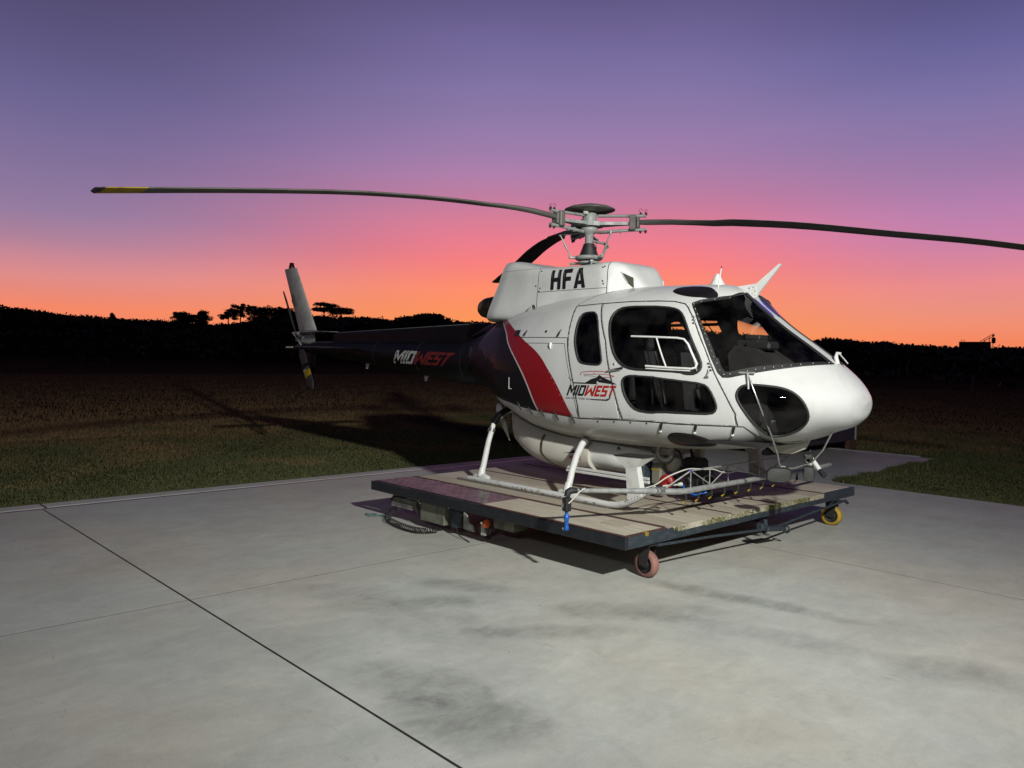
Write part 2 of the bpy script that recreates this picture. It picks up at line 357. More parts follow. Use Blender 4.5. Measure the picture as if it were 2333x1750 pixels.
# concrete
def concrete(name,base,blots=()):
    m=bpy.data.materials.new(name); m.use_nodes=True; t=m.node_tree; b=t.nodes['Principled BSDF']
    g=t.nodes.new('ShaderNodeNewGeometry'); P=g.outputs['Position']
    def noise(sc_,det=6,rg=.6,st=None,dist=0):
        src=P
        if st:
            mp=t.nodes.new('ShaderNodeMapping'); mp.inputs['Scale'].default_value=st[:3]; mp.inputs['Rotation'].default_value=(0,0,st[3]); t.links.new(P,mp.inputs[0]); src=mp.outputs[0]
        n=t.nodes.new('ShaderNodeTexNoise'); n.inputs['Scale'].default_value=sc_; n.inputs['Detail'].default_value=det; n.inputs['Roughness'].default_value=rg; n.inputs['Distortion'].default_value=dist; t.links.new(src,n.inputs['Vector']); return n.outputs[0]
    def mr(v,a,b_,c=0,d=1):
        n=t.nodes.new('ShaderNodeMapRange'); n.inputs[1].default_value=a; n.inputs[2].default_value=b_; n.inputs[3].default_value=c; n.inputs[4].default_value=d; t.links.new(v,n.inputs[0]); return n.outputs[0]
    v=mr(noise(.55,5,.6,dist=.6),.3,.7,.92,1.05)
    v=mth('MULTIPLY',v,mr(noise(3.2,6,.7,(1,.45,1,.5),1.0),.3,.72,.89,1.06),tree=t)
    v=mth('MULTIPLY',v,mr(noise(11,5,.7,(1,.6,1,-.4),.8),.25,.75,.95,1.05),tree=t)
    v=mth('MULTIPLY',v,mr(noise(90,3,.7),.2,.8,.90,1.10),tree=t)
    v=mth('MULTIPLY',v,mr(noise(1.6,14,.82,None,.3),.36,.62,.90,1.06),tree=t)
    # arcs left by the power trowel
    v=mth('MULTIPLY',v,mr(noise(1.7,8,.7,(1,1.6,1,.2),3.5),.56,.74,1.0,.90),tree=t)
    # trowel and scuff marks: sparse short dark dashes
    sc1=mth('MULTIPLY',mr(noise(3.0,3,.5,(1,5,1,.9),1.5),.66,.74),mr(noise(.8,2,.5),.5,.62),tree=t)
    sc2=mth('MULTIPLY',mr(noise(3.4,3,.5,(5,1,1,.3),1.2),.66,.75),mr(noise(.6,2,.5,(1,1,1,1.2)),.5,.66),tree=t)
    v=mth('MULTIPLY',v,mth('SUBTRACT',1,mth('MULTIPLY',mth('ADD',sc1,sc2,tree=t),.22,tree=t),tree=t),tree=t)
    # small pits
    vo=t.nodes.new('ShaderNodeTexVoronoi'); vo.inputs['Scale'].default_value=2.6; t.links.new(P,vo.inputs['Vector'])
    v=mth('MULTIPLY',v,mth('SUBTRACT',1,mth('MULTIPLY',mr(vo.outputs['Distance'],.026,.010),.7,tree=t),tree=t),tree=t)
    # tyre and oil smudges with a place of their own
    sp_=t.nodes.new('ShaderNodeSeparateXYZ'); t.links.new(P,sp_.inputs[0])
    nn=noise(2.0,9,.72,None,.9); nm=noise(7,5,.65,(1,.5,1,.6),.8)
    tot=None
    for (bx,by,rx,ry,rot,st) in blots:
        c_,s_=math.cos(rot),math.sin(rot)
        dx=mth('SUBTRACT',sp_.outputs[0],bx,tree=t); dy=mth('SUBTRACT',sp_.outputs[1],by,tree=t)
        u=mth('DIVIDE',mth('ADD',mth('MULTIPLY',dx,c_,tree=t),mth('MULTIPLY',dy,s_,tree=t),tree=t),rx,tree=t)
        w_=mth('DIVIDE',mth('SUBTRACT',mth('MULTIPLY',dy,c_,tree=t),mth('MULTIPLY',dx,s_,tree=t),tree=t),ry,tree=t)
        d=mth('ADD',mth('MULTIPLY',u,u,tree=t),mth('MULTIPLY',w_,w_,tree=t),tree=t)
        d=mth('ADD',d,mth('MULTIPLY',mth('SUBTRACT',nn,.5,tree=t),2.2,tree=t),tree=t)
        k=mth('MULTIPLY',mr(d,1.0,.1),st*1.12,tree=t); tot=k if tot is None else mth('ADD',tot,k,tree=t)
    if tot is not None:
        tot=mth('MULTIPLY',tot,mr(nm,.3,.66,.45,1.5),tree=t)
        v=mth('MULTIPLY',v,mth('SUBTRACT',1,tot,tree=t),tree=t)
    ti=noise(.5,3,.5,(1,1,1,2))
    mx=t.nodes.new('ShaderNodeMix'); mx.data_type='RGBA'; mx.inputs[6].default_value=(base[0],base[1],base[2],1); mx.inputs[7].default_value=(base[0]*1.05,base[1]*.98,base[2]*.93,1)
    t.links.new(mr(ti,.4,.62),mx.inputs[0])
    vm=t.nodes.new('ShaderNodeVectorMath'); vm.operation='SCALE'; t.links.new(mx.outputs[2],vm.inputs[0]); t.links.new(v,vm.inputs['Scale'])
    t.links.new(vm.outputs[0],b.inputs['Base Color'])
    b.inputs['Specular IOR Level'].default_value=.3
    t.links.new(mr(noise(2,4),.3,.7,.55,.8),b.inputs['Roughness'])
    bp=t.nodes.new('ShaderNodeBump'); bp.inputs['Strength'].default_value=.35; bp.inputs['Distance'].default_value=.004
    t.links.new(mth('ADD',noise(60,4,.7),mth('MULTIPLY',noise(5,3),2,tree=t),tree=t),bp.inputs['Height']); t.links.new(bp.outputs[0],b.inputs['Normal'])
    return m
BL=[(-3.05,2.55,.55,.38,.5,.26),(-3.6,2.65,.5,.3,.4,.20),(-4.75,3.55,.75,.22,1.0,.20),(-4.3,3.3,.6,.4,.2,.14),(-3.7,3.8,.7,.18,.9,.20),(-4.9,4.05,.5,.2,.6,.18),(-3.6,4.6,.8,.25,.8,.18),(-3.3,5.5,1.1,.16,.2,.24),(-2.75,4.9,.9,.2,.3,.14),(-1.6,5.2,.5,.3,.5,.16),(-5.4,3.2,.5,.25,.8,.14)]
M['concrete']=concrete('apron_concrete',(.41,.425,.395),BL)
M['kerb']=concrete('kerb_concrete',(.42,.43,.41))
M['drain']=mat('wet_drain_steel',(.010,.010,.014),.30,metal=.0,spec=.35,noise=.3,mixscale=6,bump=(8,.08,.01))
M['joint']=mat('joint_filler',(.014,.013,.013),.9,noise=.3)
def grassfac(t,P,tree):
    n=t.nodes.new('ShaderNodeTexNoise'); n.inputs['Scale'].default_value=.33; n.inputs['Detail'].default_value=6; n.inputs['Roughness'].default_value=.65; t.links.new(P,n.inputs['Vector'])
    s_=t.nodes.new('ShaderNodeSeparateXYZ'); t.links.new(P,s_.inputs[0])
    dist=mth('MAXIMUM',mth('SUBTRACT',mth('MULTIPLY',s_.outputs[0],-1,tree=t),13.5,tree=t),mth('SUBTRACT',s_.outputs[1],17.5,tree=t),tree=t)
    v=mth('ADD',mth('DIVIDE',dist,9.0,tree=t),mth('MULTIPLY',mth('SUBTRACT',n.outputs[0],.5,tree=t),3.6,tree=t),tree=t)
    m=t.nodes.new('ShaderNodeMapRange'); t.links.new(v,m.inputs[0]); return m.outputs[0]
def grassblademat():
    m=bpy.data.materials.new('grass_blades'); m.use_nodes=True; t=m.node_tree; b=t.nodes['Principled BSDF']; g=t.nodes.new('ShaderNodeNewGeometry')
    f=grassfac(t,g.outputs['Position'],t); n=t.nodes.new('ShaderNodeTexNoise'); n.inputs['Scale'].default_value=9; n.inputs['Detail'].default_value=3; t.links.new(g.outputs['Position'],n.inputs['Vector'])
    a=t.nodes.new('ShaderNodeMix'); a.data_type='RGBA'; a.inputs[6].default_value=(.095,.102,.042,1); a.inputs[7].default_value=(.24,.15,.072,1); t.links.new(f,a.inputs[0])
    h=t.nodes.new('ShaderNodeHueSaturation'); t.links.new(a.outputs[2],h.inputs['Color']); t.links.new(mth('ADD',mth('MULTIPLY',n.outputs[0],.5,tree=t),.8,tree=t),h.inputs['Value']); t.links.new(h.outputs[0],b.inputs['Base Color'])
    b.inputs['Roughness'].default_value=.7; b.inputs['Specular IOR Level'].default_value=.2; return m
M['grassblade']=grassblademat()
def groundmat():
    m=bpy.data.materials.new('grass_ground'); m.use_nodes=True; t=m.node_tree; b=t.nodes['Principled BSDF']
    g=t.nodes.new('ShaderNodeNewGeometry')
    def noise(s,d=6): 
        n=t.nodes.new('ShaderNodeTexNoise'); n.inputs['Scale'].default_value=s; n.inputs['Detail'].default_value=d; n.inputs['Roughness'].default_value=.65; t.links.new(g.outputs['Position'],n.inputs['Vector']); return n.outputs[0]
    f=grassfac(t,g.outputs['Position'],t)
    r=t.nodes.new('ShaderNodeValToRGB'); el=r.color_ramp.elements; el[0].position=.30; el[0].color=(.045,.032,.018,1); el[1].position=.72; el[1].color=(.055,.075,.022,1)
    e=el.new(.5); e.color=(.075,.068,.026,1)
    t.links.new(mth('ADD',mth('MULTIPLY',noise(.35),.55,tree=t),mth('MULTIPLY',noise(5),.45,tree=t),tree=t),r.inputs[0]); hm=t.nodes.new('ShaderNodeMapRange'); hm.inputs[1].default_value=.15; hm.inputs[2].default_value=1.2; hs_=t.nodes.new('ShaderNodeSeparateXYZ'); t.links.new(g.outputs['Position'],hs_.inputs[0]); t.links.new(hs_.outputs[2],hm.inputs[0])
    hx=t.nodes.new('ShaderNodeMix'); hx.data_type='RGBA'; t.links.new(hm.outputs[0],hx.inputs[0]); gx=t.nodes.new('ShaderNodeMix'); gx.data_type='RGBA'; t.links.new(f,gx.inputs[0]); t.links.new(r.outputs[0],gx.inputs[6]); gx.inputs[7].default_value=(.095,.060,.034,1); t.links.new(gx.outputs[2],hx.inputs[6]); hx.inputs[7].default_value=(.024,.018,.010,1); t.links.new(hx.outputs[2],b.inputs['Base Color'])
    b.inputs['Roughness'].default_value=1; b.inputs['Specular IOR Level'].default_value=.0
    bp=t.nodes.new('ShaderNodeBump'); bp.inputs['Strength'].default_value=1; bp.inputs['Distance'].default_value=.14; t.links.new(noise(9,9),bp.inputs['Height']); t.links.new(bp.outputs[0],b.inputs['Normal'])
    return m
M['ground']=groundmat()
M['moss']=leafmat('moss',(.09,.13,.03),(.24,.22,.10),14)
def timber(name,base,dark,moss=False):
    m=mat(name,base,.75,mixcol=dark,mixscale=5,mixlo=.35,mixhi=.72,stretch=(.6,9,3),bump=(9,.4,.004)); return m
M['plank']=timber('weathered_plank',(.40,.355,.28),(.25,.215,.165))
M['plank2']=timber('weathered_plank_pale',(.47,.43,.345),(.30,.265,.205))
M['tread']=mat('tread_plate_metal',(.17,.15,.15),.30,metal=.8,mixcol=(.09,.085,.085),mixscale=5,mixlo=.4,mixhi=.7)
# ================================================================== ground and hills (one sheet to the horizon)
RIDGE=[(170.14,0.0444),(168.66,0.0436),(167.64,0.0413),(166.99,0.0392),(165.0,0.0373),(163.49,0.0363),(162.37,0.0356),(160.5,0.0361),(158.2,0.0333),(157.07,0.0345),(155.79,0.0378),(154.35,0.0435),(152.89,0.0480),(150.8,0.0474),(149.65,0.0475),(147.91,0.0466),(145.94,0.0449),(144.66,0.0498),(143.47,0.0538),(142.37,0.0534),(141.47,0.046),(140.96,0.0442),(136.04,0.0433),(123.51,0.0378),(120.82,0.0323),(116.49,0.025),(115.73,0.0278),(115.01,0.0289),(114.11,0.0275),(112.94,0.0241),(111.96,0.0242),(111.56,0.0254),(111.21,0.0211),(110.1,0.0221),(109.26,0.0214),(108.18,0.0194),(107.44,0.019),(105.32,0.0188),(104.17,0.0189)]
RA=np.array([a for a,_ in RIDGE][::-1]); RT=np.array([b for _,b in RIDGE][::-1])
azs=np.concatenate([np.arange(-180,95,2.0),np.arange(95,180,.3)])
def ridge_r(a): return np.interp(a,[100,135,160,175],[200,225,250,255])
def foot_r(a): return np.interp(a,[100,118,140,175],[70,80,105,112])
def ridge_h(a):
    t=np.interp(a,RA,RT,left=.018,right=.046)
    return 1.85+ridge_r(a)*(t-.0012)
def hsh(x,y): # cheap bumpy field
    return (np.sin(x*.21+y*.13)+np.sin(x*.083-y*.17+1.3)+np.sin(x*.47+y*.39+.7)*.5+np.sin(x*.9-y*.77)*.3)
def terrain(a,r):
    R=ridge_r(a);f=foot_r(a); t=np.clip((r-f)/(R-f),0,1); s=t*t*(3-2*t)
    s=.62*s+.38*t
    h=ridge_h(a)*s
    h=np.where(r>R, ridge_h(a)-(r-R)*.10, h); h=np.maximum(h,0)
    x=r*np.cos(np.radians(a)); y=r*np.sin(np.radians(a))
    return -.04+h+hsh(x,y)*.16*np.clip(t*4,0,1)*np.clip((R+1-r)/30+.25,0,1)
rr=np.array([0.5,3,6,10,15,22,32,45,60,72,84,96,105,112,120,130,140,150,160,170,180,190,196,202,208,214,220,226,232,238,244,250,256,262,272,290,330,420,700,1300,2600])
V=[];
for r in rr:
    V.append(np.stack([r*np.cos(np.radians(azs)),r*np.sin(np.radians(azs)),terrain(azs,np.full_like(azs,r))],1))
V=np.concatenate(V); na=len(azs); F=[]
for i in range(len(rr)-1):
    k=np.arange(na); F.append(np.stack([i*na+k,(i+1)*na+k,(i+1)*na+(k+1)%na,i*na+(k+1)%na],1))
F=np.concatenate(F)
cz0=len(V); V=np.concatenate([V,[[0,0,-.04]]])
F=np.concatenate([F,np.stack([np.full(na,cz0),np.arange(na),(np.arange(na)+1)%na,(np.arange(na)+1)%na],1)]) if False else F
ground=npmesh('ground',V,F,M['ground'],smooth=True); tag(ground,kind='structure')
# scrub on the hillside: small leaf clumps, one mass
def cards(cent,size,n,rng,up=.0):
    """n random leaf faces round each centre"""
    c=np.repeat(cent,n,axis=0); s=np.repeat(size,n,axis=0)
    d=rng.normal(size=c.shape); d/=np.linalg.norm(d,axis=1,keepdims=True); rad=rng.rand(len(c),1)**.4
    p=c+d*rad*s
    a=rng.normal(size=c.shape); a/=np.linalg.norm(a,axis=1,keepdims=True); b=np.cross(a,rng.normal(size=c.shape)); b/=np.linalg.norm(b,axis=1,keepdims=True)
    return p,a,b
def cardmesh(name,p,a,b,sz,m,parent=None):
    sz=sz.reshape(-1,1); v=np.stack([p-a*sz,p+b*sz*.55,p+a*sz,p-b*sz*.55],1).reshape(-1,3)
    f=np.arange(len(v)).reshape(-1,4); return npmesh(name,v,f,m,parent)
nb=2600; a_=RNG.uniform(98,176,nb); tt=RNG.rand(nb)**.55
R_=ridge_r(a_); f_=foot_r(a_); r_=f_+6+(R_+3-f_-6)*tt
r_[:1100]=(R_+RNG.uniform(-6,3,nb))[:1100]
bs=RNG.uniform(.5,1.3,nb)*np.where(RNG.rand(nb)<.05,1.5,1.0)
zc=terrain(a_,r_)+bs*.28
cent=np.stack([r_*np.cos(np.radians(a_)),r_*np.sin(np.radians(a_)),zc],1)
size=np.stack([bs*1.6,bs*1.6,bs*.62],1)
p,a,b=cards(cent,size,22,RNG); sc_=cardmesh('hillside_scrub',p,a,b,RNG.uniform(.2,.55,len(p)),M['scrub']); tag(sc_,kind='stuff')
# ------------------------------------------------------------------ trees on the ridge
def tree(x,y,z,h,wd,kind,label,group=None,seed=0):
    rg=np.random.RandomState(seed+11); rd=random.Random(seed)
    root=empty('pine_tree' if kind!='bush' else 'bush',(x,y,z-.6)); h=h+.6
    tag(root,label,'tree' if kind!='bush' else 'bush',group)
    mb=MB(); lean=rd.uniform(-.06,.06)*h
    top=Vector((lean,lean*.4,h*.86)); 
    if kind=='umbrella':
        trunks=[(0,0,.0),(-.9,.5,.1),(1.3,-.6,-.1)]
    elif kind=='gappy': trunks=[(0,0,0),(-1.1,.4,0),(1.2,-.5,0)]
    else: trunks=[(0,0,0)]
    for (tx,ty,_) in trunks:
        pts=[(tx*.5,ty*.5,0),(tx*.8,ty*.8,h*.35),(tx*1.1+lean*.5,ty,h*.62),(tx*1.25+lean,ty*1.1,h*.86)]
        mb.tube(pts,[.19,.15,.11,.05],6)
        for k in range(5):
            zz=h*(.45+.09*k); an=rd.uniform(0,6.28); l=wd*.36*rd.uniform(.6,1)
            b0=Vector((tx*1.0,ty*1.0,zz)); mb.tube([b0,b0+Vector((math.cos(an)*l*.5,math.sin(an)*l*.5,l*.22)),b0+Vector((math.cos(an)*l,math.sin(an)*l,l*.35))],[.07,.05,.02],5)
    mb.build('trunk',M['bark'],root)
    cs=[];ss=[]
    if kind=='umbrella':
        for k in range(46):
            an=rd.uniform(0,6.28); rr_=wd*.5*math.sqrt(rd.random()); lay=rd.choice([.93,.86,.72,.64])
            if lay<.8: rr_=wd*.5*rd.uniform(.35,1.0)
            cs.append((math.cos(an)*rr_+lean,math.sin(an)*rr_,h*lay-rr_*.07)); q=rd.uniform(.6,1.0); ss.append((q*1.25,q*1.25,q*.42))
    elif kind=='gappy':
        for k in range(34):
            an=rd.uniform(0,6.28); rr_=wd*.5*math.sqrt(rd.random()); zz=rd.uniform(.50,.97)
            cs.append((math.cos(an)*rr_+lean,math.sin(an)*rr_,h*zz-rr_*.2)); q=rd.uniform(.35,.8); ss.append((q,q,q*.5))
    elif kind=='round':
        for k in range(50):
            an=rd.uniform(0,6.28); zz=rd.uniform(.08,.95); rr_=wd*.46*math.sqrt(rd.random())*(1.15-abs(zz-.55)*1.1)
            cs.append((math.cos(an)*rr_,math.sin(an)*rr_,h*zz)); q=rd.uniform(.45,.85); ss.append((q,q,q*.6))
    else:
        for k in range(10):
            an=rd.uniform(0,6.28); zz=rd.uniform(.25,.95); rr_=wd*.4*math.sqrt(rd.random())*(1.2-zz)
            cs.append((math.cos(an)*rr_,math.sin(an)*rr_,h*zz)); ss.append((.38,.38,.38))
    p,a,b=cards(np.array(cs),np.array(ss)*1.45,150,rg); cardmesh('crown',p,a,b,rg.uniform(.08,.24,len(p)),M['leaf'],root)
    return root
TR=[(-234.9,85.6,10.3,3.8,5.1,'round','rounded pine at the left end of the ridge tree line'),
(-233.8,88.6,10.2,3.3,3.4,'gappy','small spindly pine between two bigger pines on the left ridge'),
(-232.6,91.5,10.0,4.5,3.9,'round','narrow dark pine left of the gap where the sky shows between trunks'),
(-230.0,98.0,10.4,5.4,5.8,'gappy','open pine with bare trunks and sky showing through below its crown'),
(-228.6,101.1,10.7,6.7,5.4,'gappy','tallest pine of the ridge with a spiky top and bare trunks'),
(-227.0,104.8,11.0,5.6,6.6,'round','dense pine just right of the tallest ridge pine'),
(-224.5,109.9,11.6,5.0,8.4,'round','wide bushy tree left of the helicopter tail rotor'),
(-222.8,113.4,12.0,4.4,4.4,'round','dark tree seen behind the tail rotor blade'),
(-225.8,107.3,11.0,5.4,7.0,'round','low broad dark tree between the dense pine and the wide bushy tree'),
(-223.6,111.8,11.6,4.6,6.5,'round','dark rounded tree filling the skyline left of the tail fin'),
(-217.7,122.9,12.9,5.6,7.2,'umbrella','flat-topped spreading pine just right of the tail fin'),
(-215.2,127.4,13.1,3.9,6.6,'umbrella','lower flat-topped pine leaning away right of the taller flat-topped one'),
(-240.4,68.7,10.6,2.2,2.9,'bush','small pointed bush standing alone on the left ridge')]
for i,t in enumerate(TR): tree(*t,seed=i*7+3,group=None if t[5]=='bush' else 'pines along the left ridge')
# ------------------------------------------------------------------ loading machine far off on the right ridge
mc=empty('conveyor_hopper',(-56.8,191.7,6.1)); tag(mc,'dark hopper with a sloping conveyor arm silhouetted on the right horizon','hopper')
rz=Matrix.Rotation(math.radians(17),3,'Z')
mc.rotation_euler=(0,0,math.radians(17))
mb=MB(); mb.box((-.4,0,.55),(6.0,2.2,1.5),bev=.08); mb.box((-.4,0,1.34),(6.1,2.3,.08)); mb.build('bin',M['machine'],mc)
mb=MB(); 
for xx in (-3.0,-2.4): mb.tube([(xx,0,1.3),(xx,0,1.75)],.05,5)
mb.tube([(-3.0,0,1.75),(-2.4,0,1.75)],.05,5)
mb.build('guard_hoop',M['machine'],mc)
mb=MB()
A0,A1=Vector((.6,0,1.5)),Vector((3.1,0,3.2)); B0,B1=Vector((.9,0,1.2)),Vector((3.25,0,2.75))
mb.tube([A0,A1],.06,5); mb.tube([B0,B1],.06,5)
for k in range(7):
    t=k/6; mb.tube([A0.lerp(A1,t),B0.lerp(B1,min(1,t+.1))],.04,5)
mb.build('conveyor_arm',M['machine'],mc)
mb=MB()
for xx in (1.4,2.3,3.0): mb.tube([(xx,0,.6),(xx,0,1.3+.68*(xx-.6))],.07,5)
mb.box((3.1,0,1.7),(.75,.9,1.3),bev=.2); mb.box((2.0,0,.9),(.9,.9,.6),bev=.1); mb.box((3.0,0,2.75),(.4,.5,.4)); mb.build('discharge_head',M['machine'],mc)
# fence post in the dark field
mb=MB(); mb.tube([(0,0,-.3),(.01,0,.7),(.02,.01,1.36)],[.12,.115,.10],8); po=mb.build('fence_post',M['post']); po.location=(-18.5,61.9,-.04); tag(po,'lone dark wooden post standing in the field on the right','post')
# ================================================================== apron slabs
pad=empty('concrete_apron'); tag(pad,kind='structure')
mb=MB(); mb.box((-1.42,-.9,-.0190),(17.8,26.1,.0356)); mb.box((-8.0,14.62,-.0188),(4.8,4.7,.0356)); mb.build('joint_bed',M['joint'],pad)
XJ=[-10.42,-5.92,3.05,7.5]; YJ=[-13.9,-8.3,-2.8,2.235,7.26,12.19]
def slab(x0,x1,y0,y1,gx0,gx1,gy0,gy1,name='slab'):
    mb=MB(); x0+=gx0;x1-=gx1;y0+=gy0;y1-=gy1; e=.0004
    vs=[(x0,y0,-.03),(x1,y0,-.03),(x1,y1,-.03),(x0,y1,-.03),(x0,y0,-e),(x1,y0,-e),(x1,y1,-e),(x0,y1,-e),(x0+e,y0+e,0),(x1-e,y0+e,0),(x1-e,y1-e,0),(x0+e,y1-e,0)]
    fs=[(0,1,5,4),(1,2,6,5),(2,3,7,6),(3,0,4,7),(4,5,9,8),(5,6,10,9),(6,7,11,10),(7,4,8,11),(8,9,10,11)]
    mb.add(vs,fs); return mb.build(name,M['concrete'],pad)
for i in range(3):
    for j in range(5):
        g=lambda y:.0085 if abs(y-2.235)<.01 else .0065
        slab(XJ[i],XJ[i+1],YJ[j],YJ[j+1],.0065 if i else 0,.0065,g(YJ[j]),g(YJ[j+1]) if j<4 else 0)
slab(-10.42,-7.9,12.19,17.0,0,.004,.004,0); slab(-7.9,-5.58,12.19,17.0,.004,0,.004,0)
# sunken kerb strip along the grass, with the joint running on across it
kb=empty('kerb_strip'); tag(kb,kind='structure')
for (y0,y1) in ((-14,-8.3),(-8.3,-2.8),(-2.8,2.28),(2.30,7.3),(7.32,12.2),(12.22,17.0)):
    mb=MB(); mb.box((-10.675,(y0+y1)/2,-.030),(.27,y1-y0-.006,.06),bev=.006); mb.build('kerb_stone',M['kerb'],kb)
mb=MB(); mb.box((-10.48,1.5,-.032),(.112,31,.05)); mb.build('drain_channel',M['drain'],kb)
mb=MB(); mb.box((-7.2,17.10,-.02),(2.3,.16,.06),bev=.01); o=mb.build('low_kerb',M['kerb']); tag(o,kind='structure')
# ------------------------------------------------------------------ grass: real blades near the apron
def grass(name,n,reg,hmin,hmax,seed,wd=.006):
    rg=np.random.RandomState(seed); P=reg(n,rg); n=len(P)
    patch=(hsh(P[:,0]*6,P[:,1]*6)+hsh(P[:,1]*13,P[:,0]*11)*.7+4)/8; h=rg.uniform(hmin,hmax,n)*(.5+1.1*np.clip(patch,0,1))
    an=rg.uniform(0,6.283,n); ln=rg.uniform(.1,.9,n)*h; d=np.stack([np.cos(an),np.sin(an),np.zeros(n)],1); s=np.stack([-np.sin(an),np.cos(an),np.zeros(n)],1)*(wd*rg.uniform(.7,1.5,n))[:,None]
    P3=np.concatenate([P,np.full((n,1),-.045)],1); up=np.array([0,0,1.])
    mid=P3+d*(ln*.35)[:,None]+up*(h*.6)[:,None]; tip=P3+d*ln[:,None]+up*(h*.95)[:,None]
    v=np.stack([P3-s,P3+s,mid+s*.7,mid-s*.7,tip],1).reshape(-1,3); k=np.arange(n)*5
    f=np.concatenate([np.stack([k,k+1,k+2],1),np.stack([k,k+2,k+3],1),np.stack([k+3,k+2,k+4],1)])
    o=npmesh(name,v,f,M['grassblade']); tag(o,kind='stuff'); return o
def regA(n,rg):
    u=rg.rand(n)**1.7; x=-10.80-u*9; y=rg.uniform(.2,1,n)
    y=-1.0+rg.rand(n)*(15+u*6); keep=~((x>-10.9)&(y>12.2)&False); return np.stack([x,y],1)
grass('grass',190000,regA,.012,.04,1,.005)
def regE(n,rg):
    y=rg.uniform(-1,17,n); return np.stack([-10.80-np.abs(rg.normal(0,.05,n))+.012*np.sin(y*7)+.02*np.sin(y*23),y],1)
grass('grass',16000,regE,.012,.05,2)
def regB(n,rg):
    x=rg.uniform(-5.56,1.5,n); y=12.2+(rg.rand(n)**1.5)*7; e=rg.rand(n)<.2
    y=np.where(e,12.2+np.abs(rg.normal(0,.04,n))+.015*np.sin(x*9),y); return np.stack([x,y],1)
grass('grass',100000,regB,.012,.045,3,.006)
def regC(n,rg):
    y=rg.uniform(12.25,17,n); x=-5.58+np.abs(rg.normal(0,.10,n))+.03*np.sin(y*6); return np.stack([x,y],1)
grass('grass',9000,regC,.03,.13,4,.008)
def regD(n,rg):
    x=rg.uniform(-14,1,n); y=17.05+(rg.rand(n)**1.4)*9; return np.stack([x,y],1)
grass('grass',80000,regD,.015,.05,6,.007)
def regF(n,rg):
    u=rg.rand(n); x=-19-(u**1.6)*55; y=-4+rg.rand(n)*(24+u*50); return np.stack([x,y],1)
o=grass('grass',150000,regF,.04,.10,7,.014)
def regA3(n,rg):
    x=-12-rg.rand(n)*12; y=-1+rg.rand(n)*26; return np.stack([x,y],1)
grass('grass',120000,regA3,.02,.055,9,.007)
def regG(n,rg):
    u=rg.rand(n); y=18+(u**1.6)*50; x=-10-rg.rand(n)*y*.8+12; return np.stack([x,y],1)
grass('grass',100000,regG,.04,.10,8,.013)
# ------------------------------------------------------------------ dark container behind the nose
ct=empty('storage_container',(-7.6,14.42,0)); tag(ct,'long low dark navy container standing on the far slab behind the helicopter nose','container')
mb=MB(); mb.box((-2.9,1.6,.78),(5.8,3.2,1.2)); mb.build('body',M['navybox'],ct)
mb=MB()
for k in range(19): mb.box((-.15-.305*k,-.012,.80),(.13,.03,1.0),bev=.01)
mb.build('side_ribs',M['navybox'],ct)
mb=MB(); mb.box((.006,3.19,.78),(.03,.05,1.24)); mb.build('corner_strip',M['oldwhite'],ct)
mb=MB(); mb.box((.01,2.95,.10),(.10,.34,.20)); mb.build('support_block',mat('rusty_block',(.10,.05,.03),.8,noise=.4),ct)
for xx in (-.5,-2.9,-5.3):
    mb=MB(); mb.box((xx,1.6,.09),(.12,2.9,.18)); mb.build('skid_base',M['joint'],ct)
# ------------------------------------------------------------------ floodlight fixture on its post
fl=empty('floodlight',(LP.x+.12,LP.y+.06,0)); tag(fl,'lit floodlight on a grey steel post to the right of the camera','floodlight','floodlights behind the camera')
mb=MB(); mb.tube([(.15,.1,0),(.15,.1,5.25)],.05,12); mb.box((.15,.1,.01),(.26,.26,.02)); mb.build('post',M['grey'],fl)
rotm=(LAIM-LP).to_track_quat('-Z','Y').to_matrix(); off=LP-Vector(fl.location)
mb=MB(); 
for (cx_,cy_,dx,dy) in ((0,.125,.42,.03),(0,-.125,.42,.03),(.195,0,.03,.28),(-.195,0,.03,.28)): mb.box(off+rotm@Vector((cx_,cy_,.02)),(dx,dy,.10),rot=rotm)
mb.box(off+rotm@Vector((0,0,.075)),(.42,.28,.02),rot=rotm); mb.build('housing',M['grey'],fl)
mb=MB(); mb.tube([off+rotm@Vector((0,0,.08)),(.15,.1,5.05)],.018,8); mb.build('bracket',M['grey'],fl)
fl2=empty('floodlight',(LP2.x+.2,LP2.y-.15,0)); tag(fl2,'weaker wide floodlight added as fill, on a grey post behind the camera to the left','floodlight','floodlights behind the camera')  # unseen post and housing added to carry the fill lamp
off2=LP2-Vector(fl2.location); rotm2=(LAIM2-LP2).to_track_quat('-Z','Y').to_matrix(); lamp2.parent=fl2; lamp2.location=off2
mb=MB(); mb.tube([(.1,-.06,0),(.1,-.06,5.2)],.05,12); mb.box((.1,-.06,.01),(.26,.26,.02)); mb.build('post',M['grey'],fl2)
mb=MB(); mb.box(off2+rotm2@Vector((0,0,.06)),(.98,.43,.05),rot=rotm2)
for (cx_,cy_,dx,dy) in ((0,.20,.98,.02),(0,-.20,.98,.02),(.48,0,.02,.38),(-.48,0,.02,.38)): mb.box(off2+rotm2@Vector((cx_,cy_,.01)),(dx,dy,.06),rot=rotm2)
mb.build('housing',M['grey'],fl2)
lamp.parent=fl; lamp.location=off
